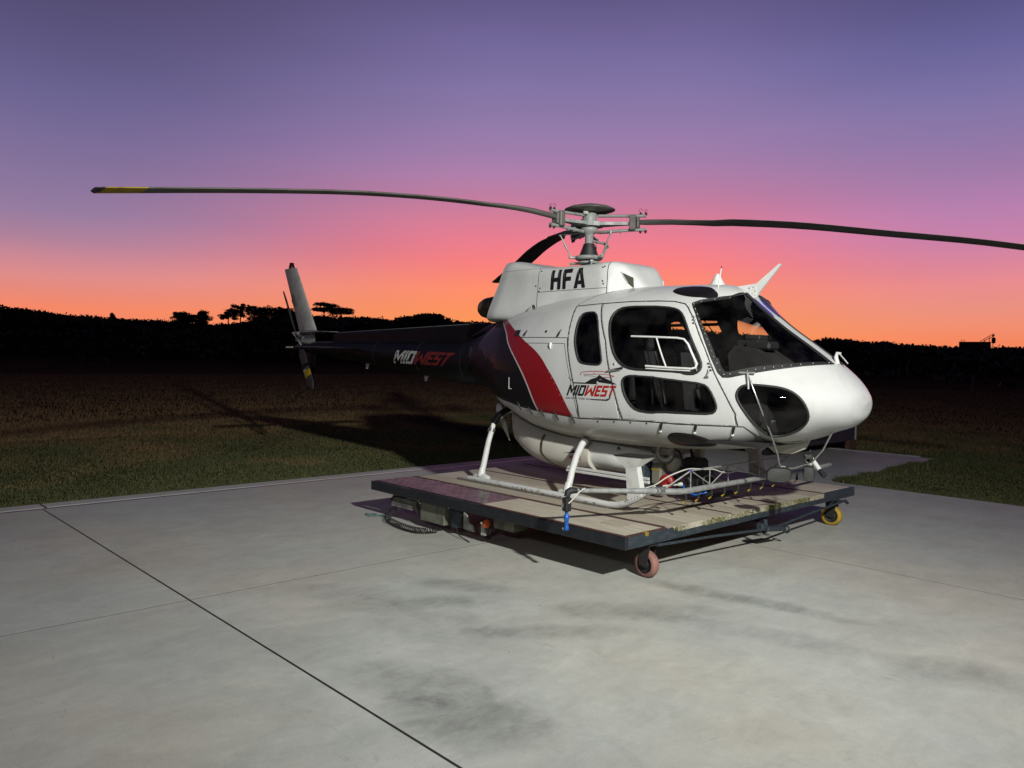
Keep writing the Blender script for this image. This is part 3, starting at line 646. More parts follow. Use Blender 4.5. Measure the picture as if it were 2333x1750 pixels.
# ================================================================== trolley the helicopter stands on
ty=empty('helicopter_trolley',(-7.77,5.02,0)); tag(ty,'wide wooden-decked steel trolley carrying the helicopter on caster wheels','trolley')
TL,TW,TZ=3.77,4.28,.42      # length, width, deck height
FB=.31
def tb(name,boxes,m,bev=.004,parent=None,label=None):
    mb=MB()
    for c,d in boxes: mb.box(c,d,bev=bev)
    o=mb.build(name,m,parent or ty)
    if label: o['label']=label
    return o
H=TZ-FB; zc_=(TZ+FB)/2
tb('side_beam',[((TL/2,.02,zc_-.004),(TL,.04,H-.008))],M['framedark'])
tb('side_beam',[((TL/2,TW-.02,zc_-.004),(TL,.04,H-.008))],M['frame'])
tb('rear_beam',[((.02,TW/2,zc_-.004),(.04,TW-.08,H-.008))],M['frame'])
yA,yB=.60,3.48
tb('front_beam',[((TL-.02,.04+(yA-.04)/2,zc_-.003),(.04,yA-.04,H-.006))],M['frame'],label='starboard end of the front beam, full height')
tb('front_beam',[((TL-.02,(yB+TW-.04)/2,zc_-.003),(.04,TW-.04-yB,H-.006))],M['frame'],label='port end of the front beam, full height')
tb('front_beam',[((TL-.02,(yA+yB)/2,FB+.03),(.04,yB-yA,.06))],M['frame'],label='lower middle part of the front beam')
mb=MB(); mb.prism([(yA,FB+.06),(yA+.14,FB+.06),(yA+.05,TZ-.004),(yA,TZ-.004)],TL-.034,TL-.004,'x'); mb.build('gusset',M['frame'],ty)
mb=MB(); mb.prism([(yB,FB+.06),(yB,TZ-.004),(yB-.05,TZ-.004),(yB-.14,FB+.06)],TL-.034,TL-.004,'x'); mb.build('gusset',M['frame'],ty)
tb('rail_cap',[((TL/2+.96,.022,TZ-.001),(1.84,.036,.006))],M['rust'],0); tb('rail_cap',[((TL-.018,.3,TZ),(.034,.54,.006))],M['rust'],0)
tb('cross_member',[((x,TW/2,FB+.04),(.06,TW-.1,.07)) for x in (.6,1.6,2.6,3.3)],M['frame'])
# deck boards, laid along the helicopter
bd=[.045,.575,.93,1.26,1.60,1.93,2.24,2.46,2.80,3.14,3.48,3.94,TW-.045]
for i in range(len(bd)-1):
    y0,y1=bd[i],bd[i+1]; g=.011 if i in (0,3,6,9) else .0022
    x0=1.925 if i==0 else .045; x1=TL-.042
    if 1<=i<=9: x1=TL+.004+random.uniform(-.012,.012)
    z1=TZ-.001-random.uniform(0,.004)
    mb=MB(); th=.05
    mb.box(((x0+x1)/2,(y0+y1)/2,z1-th/2),(x1-x0,y1-y0-2*g,th),bev=.004)
    o=mb.build('plank',M['plank2'] if i in (0,2,5,8,10) else M['plank'],ty)
# split in the starboard board and a hatch plate near its corner
tb('seam_strip',[((TL/2,.577,TZ+.0005),(TL-.1,.050,.004))],M['rust'],0)
for sy_ in (1.60,2.46,3.48): tb('seam_strip',[((TL/2,sy_,TZ+.0004),(TL-.02,.034,.004))],M['rust'],0)
mb=MB(); mb.box((TL-.40,.40,TZ+.0015),(.26,.20,.004)); mb.build('hatch_plate',M['plank'],ty)
mb=MB(); mb.box((TL-.02,.28,TZ-.012),(.046,.045,.034),bev=.003); mb.build('marker_tape',M['yellow'],ty)
# tread plate in the rear starboard corner
tb('tread_plate',[((.985,.31,TZ-.006),(1.87,.52,.010))],M['tread'],.001)
mb=MB(); r45=[Matrix.Rotation(math.radians(45),3,'Z'),Matrix.Rotation(math.radians(-45),3,'Z')]
for i in range(31):
    for j in range(9):
        x=.09+i*.0595; y=.075+j*.058
        mb.box((x,y,TZ+.0012),(.052,.006,.0045),rot=r45[(i+j)%2])
o=mb.build('tread_pattern',M['tread'],ty); o['kind']='stuff'
# moss along the exposed board ends
rg=np.random.RandomState(3); n=5200; yy=rg.uniform(yA+.05,yB-.05,n); den=(np.sin(yy*5.2+.6)+np.sin(yy*11)+np.sin(yy*2.1+2)*1.2)/3.2
k=(den+rg.uniform(-.5,.9,n))>.25; yy=yy[k]; n=len(yy)
cp=np.stack([TL+.006+np.abs(rg.normal(0,.006,n))-np.abs(rg.normal(0,.012,n))*(rg.rand(n)<.3),yy,TZ-.045+rg.uniform(-.005,.048,n)],1)
a=rg.normal(size=(n,3)); a/=np.linalg.norm(a,axis=1,keepdims=True); b=np.cross(a,rg.normal(size=(n,3))); b/=np.linalg.norm(b,axis=1,keepdims=True)
o=cardmesh('moss',cp,a,b,rg.uniform(.003,.011,n),M['moss'],ty); o['kind']='stuff'
# casters
def caster(x,y,m,label,steer=0.0,R=.115):
    cz=empty('caster',(x,y,0),ty); cz.rotation_euler=(0,0,steer); cz['label']=label
    mb=MB(); w2=.036
    mb.lathe([(R-.035,-w2),(R-.008,-w2),(R,-w2+.012),(R+.001,0),(R,w2-.012),(R-.008,w2),(R-.035,w2)],axis=(0,1,0),org=(0,0,R),seg=36); mb.build('tyre',m,cz)
    mb=MB(); mb.lathe([(.001,-.03),(.03,-.034),(.034,-.018),(.06,-.012),(.072,-.026),(R-.033,-.03),(R-.033,.03),(.06,.012),(.001,.03)],axis=(0,1,0),org=(0,0,R),seg=28); mb.build('rim',M['seal'],cz)
    mb=MB(); 
    for s in (-1,1): mb.prism([(-.045,R-.02),(.03,R-.02),(.07,.285),(-.06,.285)],s*.044-.004,s*.044+.004,'y')
    mb.box((0,0,.29),(.16,.13,.012)); mb.tube([(-.01,-.06,R),(-.01,.06,R)],.012,8); mb.lathe([(.045,.28),(.045,.312)],seg=16,org=(0,0,0)); mb.build('fork',M['joint'],cz)
    return cz
caster(TL-.10,.42,M['wheelred'],'pinkish caster under the near front corner',math.radians(-4))
caster(TL-.08,3.87,M['wheelyel'],'yellow caster under the far front corner',math.radians(6))
caster(.45,.62,M['wheelred'],'caster under the rear starboard corner',math.radians(8)); caster(.45,3.7,M['wheelyel'],'caster under the rear port corner')
# steering bars across the front, meeting at a draw ring
mb=MB(); mb.tube([(TL+.02,.40,.300),(TL+.03,1.2,.262),(TL+.05,2.15,.205)],.013,8); mb.build('steering_bar',M['frame'],ty)
mb=MB(); mb.tube([(TL+.05,2.35,.20),(TL+.03,3.1,.243),(TL+.02,3.98,.285)],.014,8); mb.tube([(TL+.02,3.98,.285),(TL+.03,4.03,.255)],.02,8); mb.tube([(TL+.02,3.60,.285),(TL+.0,3.75,.31),(TL+.02,3.95,.29)],.008,6); mb.build('steering_bar',M['frame'],ty)
mb=MB(); mb.box((TL+.05,2.25,.20),(.11,.30,.045),rot=Matrix.Rotation(-.12,3,'X'),bev=.01); mb.box((TL+.03,2.10,.235),(.08,.10,.06),bev=.012); mb.lathe([(.022,-.04),(.026,0),(.022,.05)],org=(TL+.04,2.15,.25),seg=12)
ringp=[(TL+.10+.032*math.cos(a_/12*2*math.pi),2.47,.17+.032*math.sin(a_/12*2*math.pi)) for a_ in range(12)]
mb.tube(ringp,.011,7,closed=True); mb.tube([(TL+.09,2.35,.19),(TL+.10,2.45,.178)],.012,7); mb.build('draw_coupling',M['frame'],ty)
mb=MB(); mb.tube([(TL-.15,2.25,.30),(TL-.02,2.25,.14),(TL+.03,2.2,.19)],.018,8); mb.box((TL-.3,2.2,.27),(.4,.5,.05),bev=.008); mb.build('drawbar_mount',M['joint'],ty)
# boxes and lamp slung under the starboard side
mb=MB(); mb.box((.52,.20,.215),(.48,.20,.11),bev=.01); o=mb.build('battery_box',M['battery'],ty)
mb=MB(); mb.box((.50,.092,.185),(.40,.012,.05)); mb.build('white_strip',M['oldwhite'],ty)
mb=MB(); mb.box((1.08,.20,.19),(.42,.26,.21),bev=.008); o=mb.build('battery_box',M['battery'],ty); o['label']='larger khaki box slung under the deck edge'
mb=MB(); mb.lathe([(.001,-.11),(.085,-.11),(.09,-.09),(.09,.09),(.085,.11),(.001,.11)],axis=(0,0,1),org=(1.39,.19,.19),seg=20); mb.build('motor',M['frame'],ty)
mb=MB(); mb.prism([(1.53,.09),(1.70,.08),(1.66,.15),(1.60,.17),(1.57,.24),(1.53,.28)],.14,.16,'y'); mb.build('torn_panel',M['oldwhite'],ty)
mb=MB(); mb.prism([(1.83,.08),(1.90,.085),(1.87,.16),(1.83,.20)],.12,.14,'y'); mb.build('torn_panel',M['oldwhite'],ty)
mb=MB(); mb.box((2.05,.32,.22),(.3,.2,.14),bev=.01); mb.build('control_box',M['battery'],ty)
fp=[(.035*math.cos(t)*1.0,0,.045*math.sin(t)) for t in np.linspace(0,2*math.pi,17)[:-1]]
mb=MB(); mb.lathe([(.004,-.045),(.032,-.036),(.044,-.014),(.045,.008),(.034,.03),(.012,.043),(.004,.05)],axis=(.35,-.2,1),org=(1.93,.10,.215),seg=18); mb.build('float_lamp',M['orange'],ty)
mb=MB(); mb.lathe([(.003,-.016),(.014,-.008),(.015,.01),(.003,.014)],axis=(-.6,-.8,.1),org=(1.91,.062,.225),seg=10); mb.build('lamp_lens',M['oldwhite'],ty)
for cp_,r_ in (([(2.0,.10,.17),(2.0,.09,.13),(1.99,.10,.12)],.006),([(.36,.12,.27),(.30,.08,.24),(.31,.10,.19),(.35,.12,.16)],.008),([(.33,.10,.28),(.27,.11,.22),(.30,.13,.15),(.37,.12,.09)],.006),([(.83,.10,.28),(.80,.07,.25),(.82,.06,.20),(.80,.08,.14),(.84,.10,.09)],.006),([(1.45,.08,.13),(1.55,.07,.03),(1.66,.06,.012),(1.76,.03,.010)],.006)):
    mb=MB(); mb.tube(cp_,r_,6); mb.build('cable',M['seal'],ty)
# ------------------------------------------------------------------ coiled hose lying beside the trolley
path=[(-7.50,5.14,.09),(-7.36,4.98,.04),(-7.14,4.92,.036),(-6.96,4.885,.036),(-6.80,4.875,.036),(-6.68,4.89,.036),(-6.60,4.95,.036),(-6.56,5.05,.04)]
P_=[Vector(p) for p in path]
def cat(P,t):
    n=len(P)-1; i=min(int(t*n),n-1); f=t*n-i; a,b,c,d=P[max(i-1,0)],P[i],P[i+1],P[min(i+2,n)]
    return .5*((2*b)+(-a+c)*f+(2*a-5*b+4*c-d)*f*f+(-a+3*b-3*c+d)*f**3)
pts=[]; turns=30; K=turns*12
for k in range(K+1):
    t=k/K; c=cat(P_,t); d=(cat(P_,min(t+.01,1))-cat(P_,max(t-.01,0))).normalized(); s=d.cross(Vector((0,0,1))).normalized(); an=2*math.pi*turns*t
    pts.append(c+s*math.cos(an)*.034+Vector((0,0,1))*math.sin(an)*.028)
mb=MB(); mb.tube(pts,.0055,5); o=mb.build('coiled_hose',M['seal']); tag(o,'black coiled air hose hanging down onto the concrete beside the trolley','hose')
mb=MB(); lp=[Vector((-7.78+.075*math.cos(a_)+.01*math.sin(3*a_),5.03+.05*math.sin(a_),.012+.004*math.sin(2*a_))) for a_ in np.linspace(0,2*math.pi,25)[:-1]]
mb.tube(lp,.005,6,closed=True); 
q=[Vector((-7.70,5.06,.012)),Vector((-7.66,5.13,.014)),Vector((-7.62,5.07,.012)),Vector((-7.58,5.13,.02)),Vector((-7.53,5.06,.03)),Vector((-7.48,5.10,.05))]
mb.tube([cat(q,k/30) for k in range(31)],.005,6)
o=mb.build('hose_loop',M['greenhose']); tag(o,'thin green looped hose end on the concrete by the rear trolley corner','hose')
# ================================================================== helicopter
HX,HYc,HZ=-6.224,7.0,.42
he=empty('helicopter',(HX,HYc,HZ)); tag(he,'white helicopter with a red sash and black tail boom parked on a wooden trolley','helicopter')
# x, ztop, zbot, halfwidth, z of max width, n top, n bottom
ST=[(-1.95,1.72,1.08,.27,1.42,2.0,2.0),
(-1.70,1.79,1.05,.36,1.42,2.1,2.0),
(-1.40,1.90,0.975,.50,1.36,2.2,2.0),
(-1.10,2.00,0.86,.64,1.30,2.3,2.05),
(-.70,2.10,0.77,.80,1.22,2.4,3.0),
(-.20,2.17,0.605,.89,1.17,2.5,3.0),
(.40,2.22,0.538,.93,1.13,2.6,3.0),
(1.0,2.24,0.53,.935,1.11,2.6,3.0),
(1.5,2.23,0.545,.92,1.10,2.6,3.0),
(1.9,2.215,0.57,.875,1.10,2.5,3.0),
(2.08,2.16,0.59,.845,1.10,2.35,3.0),
(2.3,1.975,0.62,.795,1.10,2.1,3.0),
(2.57,1.765,0.67,.715,1.09,1.95,2.6),
(2.81,1.60,0.74,.62,1.08,1.9,2.6),
(3.01,1.455,0.82,.50,1.08,1.95,2.2),
(3.15,1.335,0.87,.375,1.08,2.0,2.0),
(3.23,1.245,0.925,.265,1.085,2.0,2.0),
(3.275,1.18,0.98,.16,1.09,2.0,2.0),
(3.295,1.10,1.08,.015,1.09,2.0,2.0)]
def pchip(xs,ys):
    n=len(xs);h=[xs[i+1]-xs[i] for i in range(n-1)];d=[(ys[i+1]-ys[i])/h[i] for i in range(n-1)]
    m=[0]*n;m[0]=d[0];m[-1]=d[-1]
    for i in range(1,n-1):
        if d[i-1]*d[i]<=0:m[i]=0
        else:
            a=2*h[i]+h[i-1];b=h[i]+2*h[i-1];m[i]=(a+b)/(a/d[i-1]+b/d[i])
    def f(x):
        if x<=xs[0]:return ys[0]
        if x>=xs[-1]:return ys[-1]
        i=0
        while xs[i+1]<x:i+=1
        t=(x-xs[i])/h[i]
        return ys[i]*(1+2*t)*(1-t)**2+h[i]*m[i]*t*(1-t)**2+ys[i+1]*t*t*(3-2*t)+h[i]*m[i+1]*t*t*(t-1)
    return f
XS=[s[0] for s in ST]
# nose closes like an ellipse: spacing param handled by table
PF=[pchip(XS,[s[k] for s in ST]) for k in range(1,7)]
def sec(x): return [f(x) for f in PF]
def surf(x,z):
    if x>XS[-1] or x<XS[0]: return None
    zt,zb,w,zw,nt,nb=sec(x)
    if z>=zt or z<=zb:return None
    if z>=zw: t=(z-zw)/(zt-zw);n=nt
    else: t=(zw-z)/(zw-zb);n=nb
    return w*(1-t**n)**(1/n)
FEAT={'door_split':[(0.795,2.033),(1.036,1.634),(1.136,1.311),(1.221,1.073),(1.294,0.857)],
'reardoor_front':[(0.795,2.033),(0.431,2.02),(0.474,1.855),(0.506,1.669),(0.535,1.54),(0.652,1.183),(0.71,0.965),(0.758,0.82)],
'frontdoor_top':[(0.8,2.027),(1.175,2.039),(1.5,2.031),(1.693,2.018),(1.816,1.986)],
'doorfrontedge':[(1.868,1.951),(1.949,1.862),(2.006,1.776),(2.135,1.558),(2.244,1.346),(2.359,1.148),(2.447,0.982),(2.455,0.872)],
'doorbot':[(1.292,0.851),(1.636,0.87),(1.932,0.849),(2.251,0.865),(2.455,0.872)],
'win_small':[(0.583,1.918),(0.653,1.943),(0.785,1.939),(0.886,1.802),(1.024,1.45),(1.004,1.399),(0.958,1.39),(0.778,1.401),(0.712,1.426),(0.651,1.541),(0.611,1.647),(0.587,1.808)],
'front_win':[(1.035,1.799),(1.024,1.904),(1.077,1.967),(1.192,1.984),(1.463,1.976),(1.541,1.972),(1.708,1.955),(1.805,1.919),(1.886,1.831),(2.0,1.64),(2.119,1.445),(2.128,1.373),(2.076,1.326),(1.991,1.324),(1.932,1.344),(1.635,1.352),(1.404,1.356),(1.279,1.394),(1.181,1.482),(1.112,1.613)],
'low_win':[(1.291,1.235),(1.319,1.276),(1.385,1.292),(1.639,1.285),(1.71,1.275),(1.94,1.256),(2.155,1.237),(2.218,1.193),(2.283,1.065),(2.284,1.004),(2.243,0.966),(2.056,0.961),(1.716,0.958),(1.645,0.943),(1.476,0.958),(1.394,1.012),(1.319,1.117)],
'ws':[(1.888,1.995),(1.944,2.022),(2.037,2.044),(2.122,2.067),(2.167,2.087),(2.276,1.99),(2.561,1.767),(2.867,1.543),(3.007,1.439),(2.887,1.421),(2.716,1.387),(2.52,1.343),(2.382,1.309),(2.326,1.307),(2.282,1.347),(2.205,1.477),(2.085,1.703),(1.966,1.894)],
'chin':[(2.454,1.152),(2.469,1.202),(2.502,1.233),(2.582,1.243),(2.713,1.235),(2.823,1.219),(2.908,1.178),(2.977,1.104),(3.006,1.018),(2.993,0.949),(2.931,0.875),(2.814,0.807),(2.706,0.78),(2.656,0.8),(2.604,0.88),(2.532,0.997),(2.471,1.093)],
'bellywin':[(1.731,0.711),(1.781,0.751),(1.863,0.769),(1.98,0.766),(2.104,0.746),(2.164,0.708),(2.182,0.665),(2.071,0.643),(1.89,0.628),(1.782,0.632),(1.736,0.661)],
'skylight':[(1.501,2.147),(1.475,2.198),(1.926,2.182),(2.025,2.143),(2.006,2.11),(1.91,2.098),(1.786,2.091),(1.66,2.102),(1.57,2.118)],
'redL':[(-0.699,1.769),(-0.527,1.622),(-0.275,1.39),(-0.113,1.201),(0.081,0.879)],
'redR':[(-0.501,1.788),(-0.233,1.654),(0.063,1.506),(0.27,1.322),(0.417,1.153),(0.616,0.848)],
'blackbot':[(-0.257,0.922),(0.072,0.879),(0.38,0.86),(0.622,0.843)],
'lowerline':[(0.758,0.82),(1.018,0.833),(1.294,0.852),(1.744,0.859),(2.101,0.856),(2.42,0.867),(2.516,0.87),(2.52,0.673)],
'access':[(-0.285,1.683),(0.494,1.671),(0.519,1.594),(-0.164,1.619),(0.467,1.61),(0.589,1.276),(0.696,0.964)],
'MID':[(0.602,1.176),(1.237,1.183),(1.184,1.071),(0.553,1.063),(1.013,1.287),(0.569,1.26),(1.211,1.198),(0.753,1.291),(1.26,1.334),(0.546,1.041),(0.887,1.037)],
'seamshoulder':[(0.431,2.02),(0.486,2.094),(0.52,2.197),(0.787,2.204),(0.433,2.026),(0.78,2.033)]}

def sp_(x,z,side=-1,off=0):
    y=surf(x,z)
    if y is None: y=.01
    p=Vector((x,side*y,z))
    if off:
        e=.004; yx=(surf(min(x+e,3.28),z) or y)-(surf(x-e,z) or y); yz=(surf(x,z+e) or y)-(surf(x,z-e) or y)
        n=Vector((-yx/(2*e),1,-yz/(2*e))).normalized(); p+=Vector((n.x,side*n.y,n.z))*off
    return p
def topz(x,y):
    zt,zb,w,zw,n1,n2=sec(x); t=min(abs(y)/w,.999); return zw+(zt-zw)*(1-t**n1)**(1/n1)
def botz(x,y):
    zt,zb,w,zw,n1,n2=sec(x); t=min(abs(y)/w,.999); return zw-(zw-zb)*(1-t**n2)**(1/n2)
def dens(P,closed=True,step=.02):
    out=[];n=len(P);m=n if closed else n-1
    for i in range(m):
        a=P[i];b=P[(i+1)%n];k=max(1,int(math.dist(a,b)/step))
        for j in range(k): out.append(tuple(a[q]+(b[q]-a[q])*j/k for q in range(len(a))))
    if not closed: out.append(tuple(P[-1]))
    return out
def roundpoly(P,it=2):
    for _ in range(it):
        Q=[];n=len(P)
        for i in range(n):
            a=P[i];b=P[(i+1)%n]
            Q.append(tuple(a[q]*.75+b[q]*.25 for q in range(len(a)))); Q.append(tuple(a[q]*.25+b[q]*.75 for q in range(len(a))))
        P=Q
    return P
win_small=roundpoly(FEAT['win_small'],1); front_win=roundpoly(FEAT['front_win'],1); low_win=roundpoly(FEAT['low_win'],1); chin=roundpoly(FEAT['chin'],2)
wsp=FEAT['ws']; PY=.085
ws_in=[p for p in wsp if p[0]<2.13 and p[1]>1.9]
i0=[i for i,p in enumerate(wsp) if p==ws_in[-1]]
# polygon in side view; the inner edge is closed by |y|>PY
WS=[(1.888,1.995),(1.944,2.022),(2.037,2.044),(2.122,2.067),(2.16,2.3),(3.25,1.75),(3.03,1.443),(2.887,1.421),(2.716,1.387),(2.52,1.343),(2.382,1.309),(2.326,1.307),(2.282,1.347),(2.205,1.477),(2.085,1.703),(1.966,1.894)]
DF=[(.806,2.033)]+FEAT['door_split'][1:]+[(1.605,.856),(1.894,.852),(2.211,.858),(2.43,.862)]+FEAT['doorfrontedge'][::-1][1:]+[(1.816,1.992),(1.693,2.020),(1.5,2.033),(1.175,2.040)]
RD=[(.800,2.036),(.431,2.022)]+FEAT['reardoor_front'][2:-1]+[(.707,.830),(1.257,.850)]+FEAT['door_split'][1:-1][::-1]
def inpoly(px,pz,P):
    r=np.zeros(px.shape,bool); n=len(P); j=n-1
    for i in range(n):
        xi,zi=P[i];xj,zj=P[j]
        c=((zi>pz)!=(zj>pz))&(px<(xj-xi)*(pz-zi)/((zj-zi) if zj!=zi else 1e-12)+xi); r^=c; j=i
    return r
# the shell as one fine grid, shared out between body, doors and openings
xs=list(np.arange(-1.95,2.9,.0125))+[2.9+(3.295-2.9)*(1-(1-t)**2) for t in np.linspace(0,1,44)]
NA=420; an=np.arange(NA)/NA*2*np.pi
# even spacing round the section
rings=[]
for x in xs:
    zt,zb,w_,zw,n1,n2=sec(x); th=np.linspace(0,2*np.pi,1600,endpoint=False); c,s=np.cos(th),np.sin(th); n=np.where(s>0,n1,n2)
    y=w_*np.sign(c)*np.abs(c)**(2/n); z=zw+np.where(s>0,zt-zw,zw-zb)*np.sign(s)*np.abs(s)**(2/n)
    d=np.hypot(np.diff(np.append(y,y[0])),np.diff(np.append(z,z[0]))); L_=np.concatenate([[0],np.cumsum(d)]); q=np.arange(NA)/NA*L_[-1]
    rings.append(np.stack([np.full(NA,x),np.interp(q,L_,np.append(y,y[0])),np.interp(q,L_,np.append(z,z[0]))],1))
GV=np.concatenate(rings); nr=len(xs); ii,kk=np.meshgrid(np.arange(nr-1),np.arange(NA),indexing='ij')
GF=np.stack([ii*NA+kk,ii*NA+(kk+1)%NA,(ii+1)*NA+(kk+1)%NA,(ii+1)*NA+kk],2).reshape(-1,4)
FC=GV[GF].mean(1); fx,fy,fz=FC[:,0],FC[:,1],FC[:,2]
m_ws=inpoly(fx,fz,WS)&(np.abs(fy)>PY)
stb=fy<0
pf=roundpoly([(1.50,1.70),(1.505,1.86),(1.56,1.94),(1.66,1.965),(1.74,1.95),(1.81,1.915),(1.90,1.81),(2.125,1.43),(2.12,1.37),(2.05,1.335),(1.62,1.35),(1.53,1.43)],1)
pr=roundpoly([(.60,1.65),(.605,1.86),(.66,1.93),(1.28,1.93),(1.34,1.88),(1.42,1.62),(1.455,1.44),(1.40,1.385),(.70,1.385),(.62,1.45)],1)
pl_=roundpoly([(1.53,1.235),(1.56,1.285),(1.71,1.275),(1.94,1.256),(2.155,1.237),(2.218,1.193),(2.282,1.065),(2.277,1.003),(2.229,.965),(1.705,.957),(1.60,1.0)],1)
m_small=(inpoly(fx,fz,win_small)&stb)|(inpoly(fx,fz,pr)&~stb); m_fw=(inpoly(fx,fz,front_win)&stb)|(inpoly(fx,fz,pf)&~stb); m_lw=(inpoly(fx,fz,low_win)&stb)|(inpoly(fx,fz,pl_)&~stb); m_ch=inpoly(fx,fz,chin)&(np.abs(fy)>.15)
SH=[(x+.24,z) for x,z in FEAT['door_split']]
DFP=[(1.05,2.037)]+SH[1:]+DF[len(FEAT['door_split']):]; DFP=[p for p in DFP if p not in ((1.605,.856),(1.175,2.040))]
RDP=[(1.04,2.038),(.431,2.022)]+FEAT['reardoor_front'][2:-1]+[(.707,.830),(1.257,.850),(1.49,.853)]+SH[1:-1][::-1]
wide=np.abs(fy)>.4
m_df=wide&((inpoly(fx,fz,DF)&stb)|(inpoly(fx,fz,DFP)&~stb)); m_rd=wide&~m_df&((inpoly(fx,fz,RD)&stb)|(inpoly(fx,fz,RDP)&~stb))
hole=m_ws|m_small|m_fw|m_lw|m_ch
def shell(name,mask,mats,parent,thick=.018,off=0,extra=None):
    f=GF[mask]; u,inv=np.unique(f,return_inverse=True); v=GV[u].copy()
    if off:
        s=GV[u]; yy=s[:,1]; 
        cx_=np.array([sec(max(min(a,3.29),-1.9))[3] for a in s[:,0]]); d=np.stack([np.zeros(len(u)),s[:,1],s[:,2]-cx_],1); d/=np.linalg.norm(d,axis=1,keepdims=True)+1e-9; v-=d*off
    o=npmesh(name,v,inv.reshape(f.shape),mats,parent,True)
    if thick:
        md=o.modifiers.new('thickness','SOLIDIFY'); md.thickness=thick; md.offset=-1; md.use_rim=True; md.material_offset=1; md.material_offset_rim=1
    return o
body=shell('body',~(hole|m_df|m_rd),[M['livery'],M['lining']],he)
# nose and tail of the shell are closed by small discs
mb=MB(); r=GV[-NA:][::12]; mb.add(list(r),[tuple(range(len(r)))]); mb.build('nose_cap',M['livery'],body)
mb=MB(); r=GV[:NA][::6]; mb.add([tuple(p) for p in r],[tuple(range(len(r)))]); mb.build('tail_bulkhead',M['black'],body)
def seal(P3,r,name,m,parent,closed=True,seg=7):
    mb=MB(); mb.tube(P3,r,seg,closed=closed); return mb.build(name,m,parent,recalc=False)
def sideloop(P,side,off=0,step=.02): return [sp_(x,z,side,off) for x,z in dens(P,True,step)]
def sideline(P,side,off=0,step=.02): return [sp_(x,z,side,off) for x,z in dens(P,False,step)]
for side in (-1,1):
    sg=(np.sign(fy)==side); sl='' if side<0 else 'port '
    df=shell('front_door',m_df&~hole&sg,[M['livery'],M['lining']],he,.030)
    rd=shell('rear_door',m_rd&~hole&sg,[M['livery'],M['lining']],he,.030)
    shell('window',m_fw&sg,M['glass'],df,0,.008); shell('window',m_lw&sg,M['glasssmoke'],df,0,.008); shell('window',m_small&sg,M['glass'],rd,0,.008)
    seal(sideloop(front_win if side<0 else pf,side),.0125,'window_seal',M['seal'],df); seal(sideloop(low_win if side<0 else pl_,side),.011,'window_seal',M['seal'],df); seal(sideloop(win_small if side<0 else pr,side),.011,'window_seal',M['seal'],rd)
    seal(sideline(FEAT['door_split'] if side<0 else SH,side),.0055,'door_seam',M['seal'],df,False,5)
    seal(sideline([DF[0]]+DF[::-1][:4]+FEAT['doorfrontedge'],side),.0065,'door_seam',M['seal'],df,False,5)
    seal(sideline([(.707,.830),(1.257,.850),(1.605,.856),(1.894,.852),(2.211,.858),(2.43,.862)],side),.005,'door_seam',M['seal'],df,False,5)
    seal(sideline(RD[:1]+RD[1:9],side),.005,'door_seam',M['seal'],rd,False,5)
    # sliding pane frame in the front door window
    tr=[(1.351,1.677),(1.62,1.668),(1.86,1.658),(1.93,1.645),(1.978,1.598),(2.03,1.51),(2.085,1.42),(2.078,1.385),(2.04,1.372),(1.80,1.378),(1.565,1.389)]
    mb=MB(); P3=[sp_(x,z,side,.006) for x,z in dens(tr,False,.03)]; mb.tube(P3,.013,8,flat=.8)
    mb.tube([sp_(x,z,side,.006) for x,z in dens([(1.640,1.665),(1.70,1.55),(1.783,1.388)],False,.04)],.008,8); mb.tube([sp_(x,z,side,.010) for x,z in dens([(1.57,1.366),(1.80,1.358),(2.03,1.352)],False,.04)],.006,6)
    if side<0: mb.build('sliding_window_frame',M['whitetext'],df,recalc=False)
    else:
        mb=MB(); mb.tube([sp_(x,1.873,1,-.01) for x in np.linspace(.63,1.33,16)],.018,8); mb.tube([sp_(x,z,1,-.01) for x,z in dens([(1.30,1.90),(1.38,1.62),(1.43,1.40)],False,.04)],.020,8); mb.build('window_frame',M['seal'],rd,recalc=False)
    # handles and hinges
    mb=MB(); h0=sp_(1.165,1.338,side,.012); h1=sp_(1.30,1.366,side,.014); mb.tube([h0,h1],.011,8); mb.build('handle',M['seal'],df)
    mb=MB(); mb.tube([sp_(1.10,1.326,side,.006),sp_(1.20,1.345,side,.008),sp_(1.27,1.345,side,.008)],[.010,.018,.008],8); mb.build('latch',M['grey'],df)
    mb=MB(); mb.lathe([(.001,.006),(.012,.005),(.014,-.002)],axis=(0,side,0),org=sp_(1.185,1.402,side),seg=12); mb.build('lock',M['steel'],df)
    for (x,z) in ((1.97,1.83),(2.204,1.395)):
        mb=MB(); 
        for k in range(3): mb.box(sp_(x-.012+.012*k,z+.03-.03*k,side,.006),(.03,.02,.014),bev=.003)
        mb.build('hinge',M['steel'],df)
    mb=MB(); mb.tube([sp_(2.20,1.375,side,.012),sp_(2.196,1.335,side,.014),sp_(2.18,1.30,side,.012)],.007,8); mb.tube([sp_(2.172,1.300,side,.012),sp_(2.205,1.300,side,.012)],.009,8); mb.build('door_stay',M['steel'],df)
    # windscreen and chin window
    wn=shell('windscreen',m_ws&sg,M['glass'],body,0,.006)
    cn=shell('chin_window',m_ch&sg,M['glasssmoke'],body,0,.006)
    ctr=[(x,0) for x in np.linspace(2.145,3.022,45)]
    inner=[Vector((x,side*PY,topz(x,PY)+.001)) for x,_ in ctr]
    outer=[(3.022,1.441),(2.887,1.421),(2.716,1.387),(2.52,1.343),(2.382,1.309),(2.326,1.307),(2.282,1.347),(2.205,1.477),(2.085,1.703),(1.966,1.894),(1.888,1.995),(1.944,2.022),(2.037,2.044),(2.122,2.067)]
    lp_=inner+[sp_(x,z,side) for x,z in dens(outer,False,.02)]
    seal(lp_,.0095,'windscreen_seal',M['seal'],wn)
